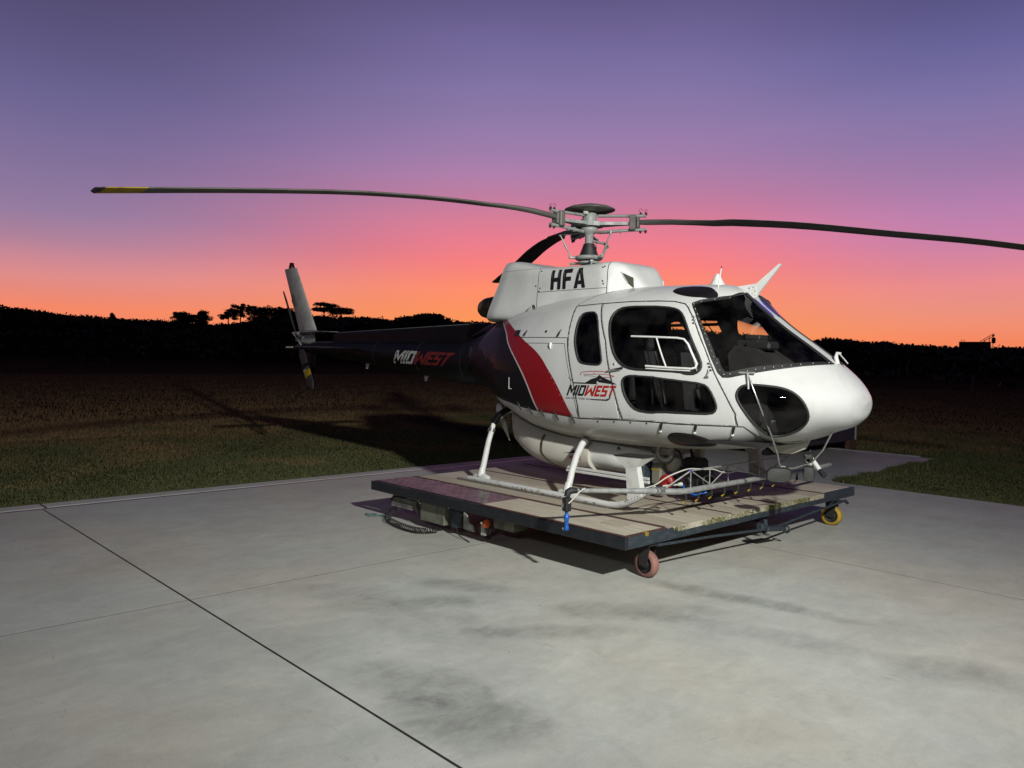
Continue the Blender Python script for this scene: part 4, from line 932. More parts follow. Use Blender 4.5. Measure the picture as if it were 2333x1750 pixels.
    # flat black band round the screen that takes the screws
    cxp,czp=2.45,1.66; ob=dens(outer,False,.02); vs=[]; 
    def inset(x,z,d_):
        L_=math.hypot(cxp-x,czp-z); return x+(cxp-x)/L_*d_, z+(czp-z)/L_*d_
    for (x,z) in ob:
        q=inset(x,z,.048 if z<1.45 else .034); vs+= [sp_(x,z,side,.003),sp_(q[0],q[1],side,.003)]
    mb=MB(); mb.add(vs,[(2*i,2*i+2,2*i+3,2*i+1) for i in range(len(ob)-1)],0,True)
    vs=[]
    for p in inner: vs+=[p+Vector((0,0,.003)),Vector((p.x,side*(PY+.04),topz(p.x,PY+.04)+.003))]
    mb.add(vs,[(2*i,2*i+2,2*i+3,2*i+1) for i in range(len(inner)-1)],0,True)
    mb.build('screw_band',M['seal'],wn)
    seal(sideloop(chin,side),.012,'window_seal',M['seal'],cn)
    mb=MB()
    rv=dens(outer,False,.055)
    for (x,z) in rv:
        cxp,czp=2.42,1.65; d=math.hypot(cxp-x,czp-z); x2,z2=inset(x,z,.022 if z<1.45 else .016)
        c=sp_(x2,z2,side,.005); mb.lathe([(.001,.004),(.006,.003),(.007,-.002)],axis=(0.3,side,.4),org=c,seg=6)
    o=mb.build('screws',M['steel'],wn); o['kind']='stuff'
    # lower skirt seams and cowl latches
    seal(sideline([(-.95,1.02),(-.6,.955),(-.3,.915),(.032,.872),(.341,.853),(.58,.838),(.707,.829)],side),.0035,'panel_seam',M['seal'],body,False,5)
    seal([sp_(x,z,side) for x,z in dens([(2.43,.862),(2.50,.864),(2.56,.80),(2.60,.745)],False,.02)],.0045,'panel_seam',M['seal'],body,False,5)
    seal([Vector((x,side*y,botz(x,y))) for x,y in dens([(2.60,.40),(2.68,.30),(2.78,.16)],False,.02)],.0045,'panel_seam',M['seal'],body,False,5)
    seal(sideline([(-.30,1.683),(.0,1.681),(.497,1.671),(.515,1.60),(.53,1.545)],side),.004,'panel_seam',M['seal'],body,False,5)
    seal(sideline([(-.16,1.618),(.20,1.614),(.469,1.610),(.50,1.53),(.59,1.276),(.683,.963),(.70,.86)],side),.003,'panel_seam',M['seal'],body,False,5)
    seal(sideline([(.431,2.022),(.50,2.09),(.60,2.150),(.74,2.185)],side),.003,'panel_seam',M['seal'],body,False,5)
    for (x,z) in ((1.73,.854),(2.08,.866),(2.414,.866)):
        mb=MB(); mb.tube([sp_(x+.01,z-.005,side,.006),sp_(x-.01,z-.045,side,.008),sp_(x-.022,z-.07,side,.006)],[.012,.013,.007],8); mb.build('step_clip',M['seal'],body)
        mb=MB(); mb.lathe([(.001,.014),(.014,.010),(.018,-.004)],axis=(0,side,-.5),org=sp_(x-.035,z-.088,side),seg=12); mb.build('clip_boss',M['cowl'],body)
    for (x,z) in ((.961,.825),(1.176,.838),(1.381,.844),(1.57,.849)):
        mb=MB(); mb.lathe([(.001,.004),(.009,.003),(.010,-.003)],axis=(0,side,-.3),org=sp_(x,z-.012,side),seg=10); mb.build('fastener',M['seal'],body)
    for (x,z) in ((-.247,.922),(-.056,.877),(.155,.867),(.376,.848),(.611,.831)):
        mb=MB(); mb.tube([sp_(x-.03,z+.03,side,.003),sp_(x,z,side,.006),sp_(x+.012,z-.06,side,.004)],[.005,.011,.006],6); mb.build('latch',M['seal'],body)
    for (x,z,h) in ((-.205,1.735,.05),(.375,1.725,.06)):
        mb=MB(); mb.tube([sp_(x,z+h*.6,side,.006),sp_(x-.012,z,side,.010),sp_(x-.03,z-h*.6,side,.006)],[.006,.014,.017],8,flat=.6); mb.build('cowling_clip',M['black'],body)
    mb=MB(); q=[sp_(-.385+dx,1.735+dz,side,.004) for dx,dz in ((-.05,-.035),(.045,-.035),(.045,.035),(-.05,.035))]; mb.add(q,[(0,1,2,3)]); mb.add([p+Vector((0,-side*.008,0)) for p in q],[(0,1,2,3)]); mb.add(q+[p+Vector((0,-side*.02,0)) for p in q],[(0,1,5,4),(1,2,6,5),(2,3,7,6),(3,0,4,7)]); mb.build('static_vent',M['seal'],body)
    mb=MB(); mb.lathe([(.001,.003),(.017,.002),(.018,-.004)],axis=(0,side,.2),org=sp_(.134,1.742,side),seg=14); mb.build('vent_hole',M['seal'],body)
    mb=MB(); mb.tube([sp_(.263,1.615,side,.005),sp_(.268,1.585,side,.012),sp_(.272,1.55,side,.005)],[.016,.014,.006],8); mb.build('latch',M['cowl'],body)
    for (x,y,a,b) in ((1.80,.46,.26,.105),):
        pl=[]; 
        for t in np.linspace(0,2*math.pi,41)[:-1]: pl.append((x+a*math.cos(t),side*(y+b*math.sin(t))))
        vs=[]; fs=[]
        for rad in (0,.33,.66,.9,1.0):
            for (px,py) in pl:
                qx=x+(px-x)*rad; qy=side*y+(py-side*y)*rad; vs.append((qx,qy,topz(qx,qy)+(.010 if rad<1 else -.004)))
        for k in range(4):
            for j in range(40): fs.append((k*40+j,k*40+(j+1)%40,(k+1)*40+(j+1)%40,(k+1)*40+j))
        mb=MB(); mb.add(vs,fs,0,True); mb.build('roof_window',M['glassdark'],he)
    # lower belly window
    bw=[]
    for (x,z) in FEAT['bellywin']: bw.append((x,z))
    bw2=[(p.x,abs(p.y)) for p in [sp_(x,z,-1) for x,z in bw]]
    cx_=sum(p[0] for p in bw2)/len(bw2); cy_=sum(p[1] for p in bw2)/len(bw2); bw3=dens(roundpoly(bw2,2),True,.02); vs=[];fs=[];n=len(bw3)
    for rad in (0,.3,.6,.85,.98,1.0):
        for (px,py) in bw3:
            qx=cx_+(px-cx_)*rad; qy=cy_+(py-cy_)*rad; vs.append((qx,side*(qy+(.008 if rad<1 else 0)),botz(qx,qy)-(.006 if rad<1 else -.004)))
    for k in range(5):
        for j in range(n): fs.append((k*n+j,k*n+(j+1)%n,(k+1)*n+(j+1)%n,(k+1)*n+j))
    mb=MB(); mb.add(vs,fs,0,True); mb.build('belly_window',M['glassdark'],he)
# rivet rows along the seams
mb=MB()
for s in (-1,1):
    for P_,st in (([(-.28,1.705),(.49,1.695)],.045),([(-.10,1.64),(.44,1.632)],.05),([(.74,.855),(1.22,.872)],.05),([(1.30,.878),(2.38,.885)],.06),([(-.60,.93),(.55,.82)],.05),([(.46,2.045),(1.6,2.062)],.05),([(2.50,1.26),(2.9,1.36)],.06),([(.06,1.60),(.50,1.0)],.07)):
        for (x,z) in dens(P_,False,st):
            p=sp_(x,z,s,.0005); mb.lathe([(.001,.0012),(.0028,.0009),(.0035,-.001)],axis=(0,s,0),org=p,seg=5)
o=mb.build('rivets',M['cowl'],body); o['kind']='stuff'
# centre post cover strips seen beside the screens, grille at its top
mb=MB(); q=[(2.10,.05),(2.16,.05),(2.30,.05),(2.36,.035)]
for s in (-1,1): mb.tube([(x,s*(.05),topz(x,.05)+.004) for x in np.linspace(2.2,2.42,6)],[.004,.02,.024,.024,.02,.004],8,flat=.3)
mb.build('air_scoop',M['purple'],he)
# ---------------------------------------------------------------- engine and transmission cowling
CS=[(-1.27,1.90,2.645,.43),(-1.10,1.90,2.64,.455),(-.8,1.88,2.60,.465),(-.55,1.86,2.56,.475),(-.37,1.85,2.535,.478),(.0,1.85,2.515,.478),(.35,1.85,2.515,.475),(.58,1.85,2.525,.468),(.66,1.85,2.525,.445),(.74,1.85,2.50,.385),(.81,1.85,2.45,.325),(.87,1.85,2.38,.28),(.93,1.85,2.30,.235),(.99,1.85,2.22,.18),(1.02,1.85,2.18,.14)]
cf=[pchip([s[0] for s in CS],[s[k] for s in CS]) for k in (1,2,3)]
CN=8
def cowlring(x,NR=144,grow=0):
    zb,zt,hw=cf[0](x),cf[1](x)+grow,cf[2](x)+grow; zc=(zb+zt)/2; hh=(zt-zb)/2
    th=np.linspace(0,2*np.pi,1200,endpoint=False); c,s_=np.cos(th),np.sin(th)
    y=hw*np.sign(c)*np.abs(c)**(2/CN); z=zc+hh*np.sign(s_)*np.abs(s_)**(2/CN)
    d=np.hypot(np.diff(np.append(y,y[0])),np.diff(np.append(z,z[0]))); L_=np.concatenate([[0],np.cumsum(d)]); q=np.arange(NR)/NR*L_[-1]
    out=[]
    for y_,z_ in zip(np.interp(q,L_,np.append(y,y[0])),np.interp(q,L_,np.append(z,z[0]))):
        y_*=1-.05*max(0,(z_-2.1))/.5
        if x<-.1: y_*=1+.12*max(0,min(1,(-.1-x)/1.0))*max(0,(2.35-z_)/.45)
        sh=.41*max(0,min(1,(-.37-x)/.88)); out.append((x+sh*(z_-2.0),float(y_),float(z_)))
    return out
cw=empty('engine_cowling',(0,0,0),he); 
def cowlpart(name,x0,x1,n,caps=(False,False),m='cowl'):
    rings=[cowlring(x) for x in np.linspace(x0,x1,n)]; mb=MB(); mb.loft(rings,caps=False)
    if caps[0]: mb.add(rings[0],[tuple(range(144))])
    if caps[1]: mb.add(rings[-1],[tuple(range(144))])
    return mb.build(name,M[m],cw)
cowlpart('rear_cowling',-1.27,-.374,20)
mb=MB(); r0=cowlring(-1.24); mb.add([(p[0],p[1]*.985,p[2]) for p in r0],[tuple(range(144))]); mb.build('exhaust_bay',M['exh'],cw)
cowlpart('side_cowling',-.366,.656,30)
cowlpart('front_fairing',.664,1.02,26,(False,True))
mb=MB()
for x in (-.37,.66): mb.loft([cowlring(x-.008,grow=-.004),cowlring(x+.008,grow=-.004)],caps=False)
mb.build('cowling_gap',M['seal'],cw)
def cside(x,z,s=-1,off=.002):
    # side of cowling at height z
    zb,zt,hw=cf[0](x),cf[1](x),cf[2](x); zc=(zb+zt)/2; hh=(zt-zb)/2; n=CN
    t=min(abs(z-zc)/hh,.9999); y=hw*(1-t**n)**(1/n); y*=1-.05*max(0,(z-2.1))/.5
    if x<-.1: y*=1+.12*max(0,min(1,(-.1-x)/1.0))*max(0,(2.35-z)/.45)
    sh=.41*max(0,min(1,(-.37-x)/.88)); return Vector((x+sh*(z-2.0),s*(y+off),z))
for s in (-1,1):
    mb=MB(); mb.tube([cside(x,2.225,s,0) for x in np.linspace(-.36,.66,22)],.003,5); mb.tube([cside(x,2.51-(x+1.2)*.0,s,0) for x in np.linspace(-1.2,-.38,16)],.0015,5); mb.build('panel_seam',M['seal'],cw,recalc=False)
    mb=MB()
    for (x,z) in ((-.33,2.47),(-.33,2.27),(-.345,2.235),(.62,2.46),(.62,2.27),(-.41,2.3),(.61,2.30),(.60,2.45)): mb.lathe([(.001,.005),(.009,.004),(.010,-.002)],axis=(0,s,0),org=cside(x,z,s,0),seg=8)
    o=mb.build('fasteners',M['seal'],cw); o['kind']='stuff'
    # intake opening: dark recess in the front fairing
    q=[(.775,2.40),(.885,2.335),(.90,2.215),(.84,2.275)]
    def isd(x,z,off): p=cside(x,z,s,off); return p
    ou=[isd(x,z,.010) for x,z in q]; inn=[isd(x,z,-.02) for x,z in [(a*.96+1.03*.04,b*.96+2.28*.04) for a,b in q]]
    mb=MB(); mb.add(ou+[p+Vector((0,-s*.07,0)) for p in ou],[(0,1,5,4),(1,2,6,5),(2,3,7,6),(3,0,4,7),(4,5,6,7)]); 
    mb.build('air_intake',M['exh'],cw)
    mb=MB(); mb.add(ou,[(0,1,2,3)]); mb.build('intake_mesh',M['intake'],cw)
    mb=MB(); mb.tube([ou[1],ou[2]],.012,6); mb.tube([ou[0],ou[1]],.008,6); mb.tube([ou[3],ou[0]],.004,6); mb.build('intake_lip',M['cowl'],cw)
    # engine drain scoop low on the rear cowling
    mb=MB(); c0=cside(-.42,2.03,s,.0); mb.tube([c0+Vector((-.10,0,-.05)),c0+Vector((-.04,s*.022,-.01)),c0+Vector((.03,s*.03,.02))],[.01,.034,.03],10,flat=.7); mb.build('scoop',M['cowl'],cw)
    mb=MB(); mb.lathe([(.001,.004),(.024,.004),(.028,0)],axis=(1,0,.3),org=c0+Vector((.034,s*.03,.022)),seg=12); mb.build('scoop_mouth',M['seal'],cw)
# exhaust pipe
mb=MB(); mb.tube([(-1.1,0,2.16),(-1.5,0,2.14),(-1.72,0,2.12),(-1.80,0,2.115),(-1.875,0,2.11),(-1.915,0,2.108)],[.14,.142,.142,.138,.115,.085],28,cap=False); mb.lathe([(.085,.0),(.08,-.25)],axis=(-1,0,0),org=(-1.915,0,2.108),seg=28)
mb.build('exhaust',M['exh'],he)
mb=MB(); mb.tube([(-1.3,0,1.84),(-1.7,0,1.80),(-2.1,0,1.72)],[.22,.16,.07],20,flat=.55); mb.build('exhaust_fairing',M['black'],he)
# ---------------------------------------------------------------- tail boom
bm_=[(-1.85,1.40,.325),(-2.13,1.385,.305),(-3.1,1.425,.258),(-4.65,1.500,.184),(-6.3,1.578,.106),(-6.95,1.59,.09),(-7.05,1.59,.07)]
mb=MB(); bf=[pchip([b[0] for b in bm_][::-1],[b[k] for b in bm_][::-1]) for k in (1,2)]
bx=np.linspace(-1.8,-7.05,60); mb.tube([(x,0,bf[0](x)) for x in bx],[bf[1](x) for x in bx],96); tb_=mb.build('tail_boom',M['black'],he)
mb=MB()
for x in (-2.0,-3.1,-4.3,-5.5): mb.tube([(x+.004,0,bf[0](x)),(x-.004,0,bf[0](x))],bf[1](x)+.0025,36)
mb.build('boom_joint_ring',M['seal'],tb_)
mb=MB(); r_=[]
for x in np.linspace(-1.75,-5.70,14):
    t=(x+1.75)/(-3.95); zt=1.912-.078*t; hwd=.085-.02*t; zb=bf[0](x)+bf[1](x)-.03
    r_.append([(x,-hwd,zb),(x,-hwd*.92,zt-.03),(x,-hwd*.6,zt-.004),(x,0,zt),(x,hwd*.6,zt-.004),(x,hwd*.92,zt-.03),(x,hwd,zb)])
r_.append([(x-.05,y,z-.02*(z>1.75)) for x,y,z in r_[-1]]); mb.loft(r_,smooth=False); mb.build('drive_shaft_cover',M['black'],he)
mb=MB(); mb.tube([(-1.8-3.9*k/13,-.0,1.9165-.078*k/13) for k in range(14)],.0045,5); mb.build('cover_edge',M['grey'],he)
for (x) in (-4.75,-3.15):
    mb=MB(); zz=bf[0](x)-bf[1](x); mb.prism([(x-.05,zz+.01),(x+.05,zz+.01),(x-.0,zz-.085),(x-.035,zz-.085)],-.006,.006,'y'); mb.build('blade_antenna',M['white'],he)
def foil(c,t,n=14):
    out=[]
    for k in range(n):
        a=2*math.pi*k/n; x=math.cos(a); out.append((x*c/2, math.sin(a)*t/2*(1 if x>0 else 1+x*.75)))
    return out
# fin
def foilat(x0,x1,z,t,n=18): # x0 trailing, x1 leading
    return [((x0+x1)/2+u,v,z) for u,v in foil(x1-x0,t,n)]
mb=MB(); rr_=[foilat(-7.07+(-7.665+7.07)*k/8,-6.42+(-7.19+6.42)*k/8,1.885+(3.055-1.885)*k/8,.095-.025*k/8) for k in range(9)]; mb.loft(rr_); fin=mb.build('tail_fin',M['finwhite'],he)
mb=MB()
for k in range(7):
    t=.06+.075*k; xa=-7.04-.595*t; 
    for s in (-1,1): mb.tube([(xa+.02,s*.012,1.885+1.17*t),(xa+.40,s*.046,1.885+1.17*t)],.0022,4)
mb.build('rib_line',M['greytext'],fin)
mb=MB(); mb.prism([(-7.28,2.60),(-7.17,2.50),(-7.13,2.36),(-7.17,2.30),(-7.24,2.38),(-7.29,2.44)],-.0455,-.0435,'y'); mb.build('emblem',M['greytext'],fin)
mb=MB(); mb.lathe([(.055,0),(.055,.03),(.045,.06),(.04,.10),(.02,.108),(.001,.11)],org=(-7.38,0,3.055),seg=18); mb.build('beacon',M['darkred'],he)
mb=MB(); rr_=[foilat(-6.98+(.22)*k/5,-6.38+(-6.66+6.38)*k/5,1.56+(.83-1.56)*k/5,.075-.03*k/5) for k in range(6)]; mb.loft(rr_); mb.build('lower_fin',M['black'],he)
mb=MB(); mb.tube([(-6.74,0,.88),(-6.80,0,.83),(-7.0,0,.755),(-7.26,0,.66)],[.02,.018,.015,.014],8); tg=mb.build('tail_guard',M['bladedark'],he)
mb=MB(); mb.lathe([(.001,.012),(.016,.006),(.017,-.02)],axis=(-.93,0,-.35),org=(-7.26,0,.66),seg=10); mb.build('guard_tip',M['white'],tg)
mb=MB(); mb.box((-6.62,0,1.865),(1.05,.10,.018),bev=.006); mb.box((-5.98,0,1.855),(.32,.16,.012),bev=.004); mb.build('fin_root_fairing',M['finwhite'],he)
mb=MB(); mb.box((-6.75,0,1.73),(.38,.10,.30),bev=.02); mb.build('fin_mount',M['bladedark'],he)
# stabiliser
mb=MB(); mb.loft([[(-4.93+u,y,1.555+v) for u,v in foil(.42,.05,16)] for y in np.linspace(-1.27,1.27,9)]); st_=mb.build('stabiliser',M['black'],he)
for s in (-1,1):
    mb=MB(); mb.box((-4.96,s*1.275,1.56),(.22,.008,.024),bev=.003); mb.build('tip_plate',M['finwhite'],st_)
# tail rotor
tr=empty('tail_rotor',(-6.56,-.30,1.72),he)
mb=MB(); mb.tube([(0,.30,0),(0,.12,0),(0,-.02,0)],[.09,.07,.04],14); mb.lathe([(.001,-.07),(.03,-.06),(.035,.0),(.001,.02)],axis=(0,-1,0),seg=14); mb.build('gearbox',M['hub'],tr)
mb=MB(); mb.tube([(-.10,-.04,.11),(.12,-.05,.10)],[.02,.028],8); mb.tube([(.10,-.03,.07),(.26,-.03,.03)],[.03,.02],8); mb.tube([(-.04,-.06,.10),(.10,.02,-.1)],.012,6); mb.build('pitch_control',M['finwhite'],tr)
bd_=Vector((-.55,0,.88)).normalized(); 
for s in (1,-1):
    mb=MB(); d=bd_*s; pr=d.cross(Vector((0,1,0))); tw=Matrix.Rotation(math.radians(-8 if s<0 else -42),3,d); ch=(tw@pr).normalized(); th=d.cross(ch); rg_=[]
    for k,(r,c) in enumerate(((.08,.05),(.2,.07),(.30,.18),(.6,.185),(.90,.185),(.97,.14),(1.03,.03))): rg_.append([d*r+ch*(u)+th*(v) for u,v in foil(c,.022,12)])
    mb.loft(rg_); bl=mb.build('tail_rotor_blade',M['bladedark'],tr)
    for (r0,r1,m_) in (((.58,.63,'finwhite'),(.63,.76,'yellow')) if s<0 else ()):
        mb=MB(); mb.loft([[d*r+ch*(u*1.01)+th*(v*1.08) for u,v in foil(.185,.0225,12)] for r in (r0,r1)]); mb.build('paint_band',M[m_],bl)
# ---------------------------------------------------------------- main rotor
hub=empty('rotor_hub',(0,0,3.036),he)
mb=MB(); mb.lathe([(.050,-.62),(.050,-.13),(.062,-.11),(.10,-.085),(.105,-.05),(.09,-.03),(.09,.03),(.085,.06),(.085,.19),(.001,.19)],seg=28); mb.build('mast_head',M['hub'],hub)
mb=MB(); mb.lathe([(.001,.175),(.12,.178),(.25,.186),(.295,.200),(.300,.205),(.295,.212),(.25,.232),(.15,.256),(.05,.266),(.001,.268)],seg=48); mb.lathe([(.016,.262),(.016,.274),(.001,.276)],seg=10,org=(0,0,0)); o=mb.build('dome_cap',M['blade'],hub); o.location.z=-.035
mb=MB()
for k in range(6): a_=k*math.pi/3+.3; mb.lathe([(.010,0),(.010,.010),(.001,.012)],seg=8,org=(.22*math.cos(a_),.22*math.sin(a_),.238))
o=mb.build('cap_bolts',M['hub'],hub); o.location.z=-.035; o['kind']='stuff'
mb=MB(); mb.box((.03,-.11,.14),(.075,.06,.085),rot=Matrix.Rotation(-.6,3,'Z'),bev=.008); mb.build('balance_block',M['oldwhite'],hub)
BLZ=[(-90,[(0,0),(.5,.012),(1.0,.030),(1.41,.015),(2.11,-.022),(3.02,-.103),(4.06,-.241),(5.345,-.436)]),(30,[(0,0),(.5,.008),(.9,.002),(1.5,-.034),(2.2,-.085),(3.25,-.215),(4.04,-.315),(4.47,-.385),(5.345,-.54)]),(150,[(0,0),(.5,.012),(1.0,.05),(1.9,.075),(2.62,.045),(3.3,-.025),(5.345,-.195)])]
for bi,(azd,dr) in enumerate(BLZ):
    R3=Matrix.Rotation(math.radians(azd),3,'Z'); zf=pchip([d[0] for d in dr],[d[1] for d in dr])
    arm=empty('rotor_arm',(0,0,0),hub); arm.rotation_euler=(0,0,math.radians(azd))
    # star arm plate
    mb=MB(); pl=[(.06,.10),(.20,.085),(.30,.055),(.44,.032),(.50,.03)]
    mb.prism([(x,-y) for x,y in pl]+[(x,y) for x,y in pl[::-1]],-.022,.012,'z'); mb.prism([(.02,-.16),(.14,-.10),(.14,.10),(.02,.16)],-.03,.02,'z'); mb.build('star_arm',M['hub'],arm)
    # sleeve beams above and below, clamp block at their end
    mb=MB(); mb.tube([(.10,.0,.098),(.30,.0,.090),(.66,.0,.078)],[.024,.022,.024],10,flat=.8); mb.tube([(.12,.0,-.095),(.40,.0,-.083),(.66,.0,-.078)],[.026,.022,.024],10,flat=.8)
    for x in (.26,.36): mb.tube([(x,0,-.088),(x+.012,0,-.088)],.029,10)
    mb.build('sleeve_beam',M['hub'],arm)
    mb=MB(); mb.box((.515,0,0),(.075,.13,.17),bev=.008); mb.box((.575,0,.0),(.03,.10,.12),bev=.006); mb.build('clamp_block',M['blade'],arm)
    mb=MB()
    for x in (.60,.66):
        for z in (.105,-.105): mb.lathe([(.016,-.014),(.016,.012),(.007,.014),(.007,.024)],seg=8,axis=(0,0,1 if z>0 else -1),org=(x,0,z*.95))
    mb.tube([(.60,.0,.11),(.575,.0,.15),(.60,.0,.165),(.625,.0,.14)],.0025,5); mb.tube([(.66,.0,.11),(.645,.0,.14),(.66,.0,.155),(.68,.0,.13)],.0025,5); mb.build('bolt',M['joint'],arm)
    mb=MB(); mb.tube([(.10,-.04,-.10),(.24,-.15,-.125),(.29,-.20,-.13)],[.028,.022,.018],8,flat=.6); mb.build('pitch_horn',M['hub'],arm)
    # blade
    rst=[(.56,.05,.05),(.66,.11,.062),(.95,.14,.060),(1.2,.19,.052),(1.42,.245,.046),(1.62,.285,.043)]+[(r,.30,.040-.010*(r-1.8)/3.5) for r in np.linspace(1.8,4.98,16)]+[(5.0,.30,.028),(5.29,.30,.026),(5.345,.17,.018)]
    rg_=[]; up_=Vector((0,0,1))
    for (r,c,t) in rst:
        pitch=-math.radians(6.5-7.0*(r-.6)/4.7); off=-.05 if c>.25 else 0
        rg_.append([Vector((r, (u+off)*math.cos(pitch)-v*math.sin(pitch), zf(r)+(u+off)*math.sin(pitch)+v*math.cos(pitch))) for u,v in foil(c,t,16)])
    ns=len(rg_); mb=MB()
    iY0=[i for i,q in enumerate(rst) if q[0]>=5.0][0]
    mb.loft(rg_[:iY0+1],0); mb.loft(rg_[iY0:iY0+2],1,caps=False); mb.loft(rg_[iY0+1:],2)
    o=mb.build('rotor_blade',[M['blade'],M['yellow'],M['bladedark']],he); o.location=(0,0,3.036); o.rotation_euler=(0,0,math.radians(azd))
    # pitch link
    a1=R3@Vector((.29,-.20,-.13)); a0=Vector((a1.x*.62,a1.y*.62,-.385))
    mb=MB(); mb.tube([a1,a0],.0085,8); mb.lathe([(.015,-.02),(.015,.02)],org=a1,seg=8); mb.lathe([(.015,-.02),(.015,.02)],org=a0,seg=8); mb.tube([a1.lerp(a0,.42),a1.lerp(a0,.62)],.013,8); mb.build('pitch_link',M['grey'],hub)
mb=MB(); prof=[]
for k in range(9): prof+= [(.056+.0055*k,-.225-.0165*k),(.070+.006*k,-.233-.0165*k)]
mb.lathe(prof+[(.10,-.375)],seg=26); mb.build('rubber_boot',M['seal'],hub)
sw=MB(); sw.lathe([(.05,-.375),(.14,-.370),(.165,-.377),(.17,-.400),(.15,-.418),(.05,-.42)],seg=30)
for azd in (-90-35,30-35,150-35): sw.box((.19*math.cos(math.radians(azd)),.19*math.sin(math.radians(azd)),-.394),(.10,.045,.028),rot=Matrix.Rotation(math.radians(azd),3,'Z'),bev=.006)
sw.build('swashplate',M['hub'],hub)
mb=MB(); mb.lathe([(.05,-.425),(.12,-.435),(.15,-.45),(.13,-.465),(.06,-.47)],seg=26)
for azd in (-40,80,200): mb.box((.17*math.cos(math.radians(azd)),.17*math.sin(math.radians(azd)),-.452),(.14,.04,.026),rot=Matrix.Rotation(math.radians(azd),3,'Z'),bev=.006); mb.tube([(.22*math.cos(math.radians(azd)),.22*math.sin(math.radians(azd)),-.452),(.20*math.cos(math.radians(azd)),.20*math.sin(math.radians(azd)),-.66)],.011,8)
mb.build('fixed_swashplate',M['hub'],hub)
mb=MB()
for sgn in (1,):
    a_=math.radians(10); c_,s_=math.cos(a_),math.sin(a_)
    P0=[Vector((.06*c_,.06*s_,-.20)),Vector((.20*c_,.20*s_,-.235)),Vector((.245*c_,.245*s_,-.275)),Vector((.18*c_,.18*s_,-.39))]
    mb.tube(P0[:3],[.016,.014,.013],8); mb.tube(P0[2:],[.014,.013],8); mb.lathe([(.02,-.02),(.02,.02)],axis=(-s_,c_,0),org=P0[2],seg=10)
mb.build('scissor_link',M['hub'],hub)
mb=MB(); mb.lathe([(.05,-.46),(.07,-.50),(.10,-.60)],seg=20); mb.build('mast_base',M['bladedark'],hub)
# the black blade-like strut seen beside the rear cowling is the third blade; nothing else there
# ---------------------------------------------------------------- aerials, wire cutters, pitot
mb=MB(); mb.lathe([(.075,0),(.078,.018),(.066,.02),(.064,.032),(.05,.055),(.032,.095),(.020,.118),(.001,.124)],org=(1.755,0,topz(1.755,0)-.004),seg=24); mb.build('satellite_antenna',M['white'],he)
mb=MB(); z0=topz(1.96,.30); mb.tube([(1.955,-.30,z0-.005),(1.965,-.30,z0+.06),(1.985,-.30,z0+.18)],[.008,.007,.006],8); mb.tube([(1.985,-.30,z0+.18),(1.988,-.30,z0+.20)],.0065,8,mi=1); mb.build('whip_antenna',[M['white'],M['redplastic']],he)
mb=MB(); zt=topz(2.05,0)
mb.prism([(1.93,zt-.01),(2.05,zt-.02),(2.20,2.075),(2.225,2.12),(2.455,2.385),(2.43,2.39),(2.20,2.215),(2.10,2.205),(1.97,zt+.022)],-.011,.011,'y'); wc=mb.build('upper_wire_cutter',M['white'],he)
mb=MB(); mb.prism([(2.13,2.10),(2.20,2.10),(2.20,2.19),(2.13,2.19)],-.016,.016,'y'); mb.build('cutter_bracket',M['white'],wc)
mb=MB()
for (x,z) in ((2.12,2.17),(2.17,2.18),(2.19,2.14),(2.16,2.12),(2.10,2.13)): mb.lathe([(.001,.003),(.006,.002),(.006,-.001)],axis=(0,-1,0),org=(x,-.0165 if x>2.125 else -.012,z),seg=6)
o=mb.build('rivets',M['grey'],wc); o['kind']='stuff'
mb=MB(); p0=Vector((2.985,0,topz(2.985,0))); mb.tube([p0+Vector((.04,0,-.035)),p0+Vector((.022,0,.03)),p0+Vector((.035,0,.065)),p0+Vector((.065,0,.060))],[.020,.018,.016,.012],12); gp=mb.build('windscreen_deflector',M['white'],he)
mb=MB(); mb.tube([p0+Vector((.055,0,.058)),p0+Vector((.13,.01,-.03))],.0075,8); mb.build('deflector_blade',M['steel'],gp)
mb=MB(); mb.prism([(2.33,.66),(2.80,.76),(2.74,.64),(2.62,.585),(2.45,.575)],-.02,.02,'y'); lw=mb.build('lower_wire_cutter',M['tank'],he)
# landing light bulge and dent shadow under the nose
mb=MB(); mb.lathe([(.001,-.03),(.09,-.028),(.10,0),(.095,.03)],axis=(.3,0,-1),org=(2.35,-.1,.66),seg=20); mb.build('belly_light',M['tank'],he)
# wiper from the screen down to the lower nose: mirror support tubes
mb=MB()
A=[sp_(2.52,1.335,-1,.012),sp_(2.56,1.27,-1,.03),Vector((2.66,-.70,1.06)),Vector((2.70,-.56,.80)),Vector((2.68,-.40,.62)),Vector((2.69,-.38,.52)),Vector((2.73,-.36,.485)),Vector((2.78,-.28,.49)),Vector((2.86,-.12,.53))]
mb.tube(A,.0085,9); ms=mb.build('mirror_stay',M['steel'],he)
mb=MB(); mb.tube([Vector((2.86,-.12,.53)),Vector((2.96,-.10,.66)),Vector((3.04,-.08,.845))],.0085,9); mb.build('mirror_stay',M['steel'],he)
mb=MB(); mb.tube([sp_(2.525,1.335,-1,.02),sp_(2.555,1.20,-1,.02)],[.013,.010],8); q=sp_(2.52,1.342,-1,.016); mb.box(q,(.14,.014,.02),rot=Matrix.Rotation(.25,3,'Z'),bev=.004); mb.build('stay_bracket',M['grey'],he)
for c in (Vector((2.715,-.365,.492)),Vector((2.85,-.13,.525))):
    mb=MB(); mb.box(c,(.05,.035,.035),bev=.008); mb.build('stay_clamp',M['oldwhite'],he)
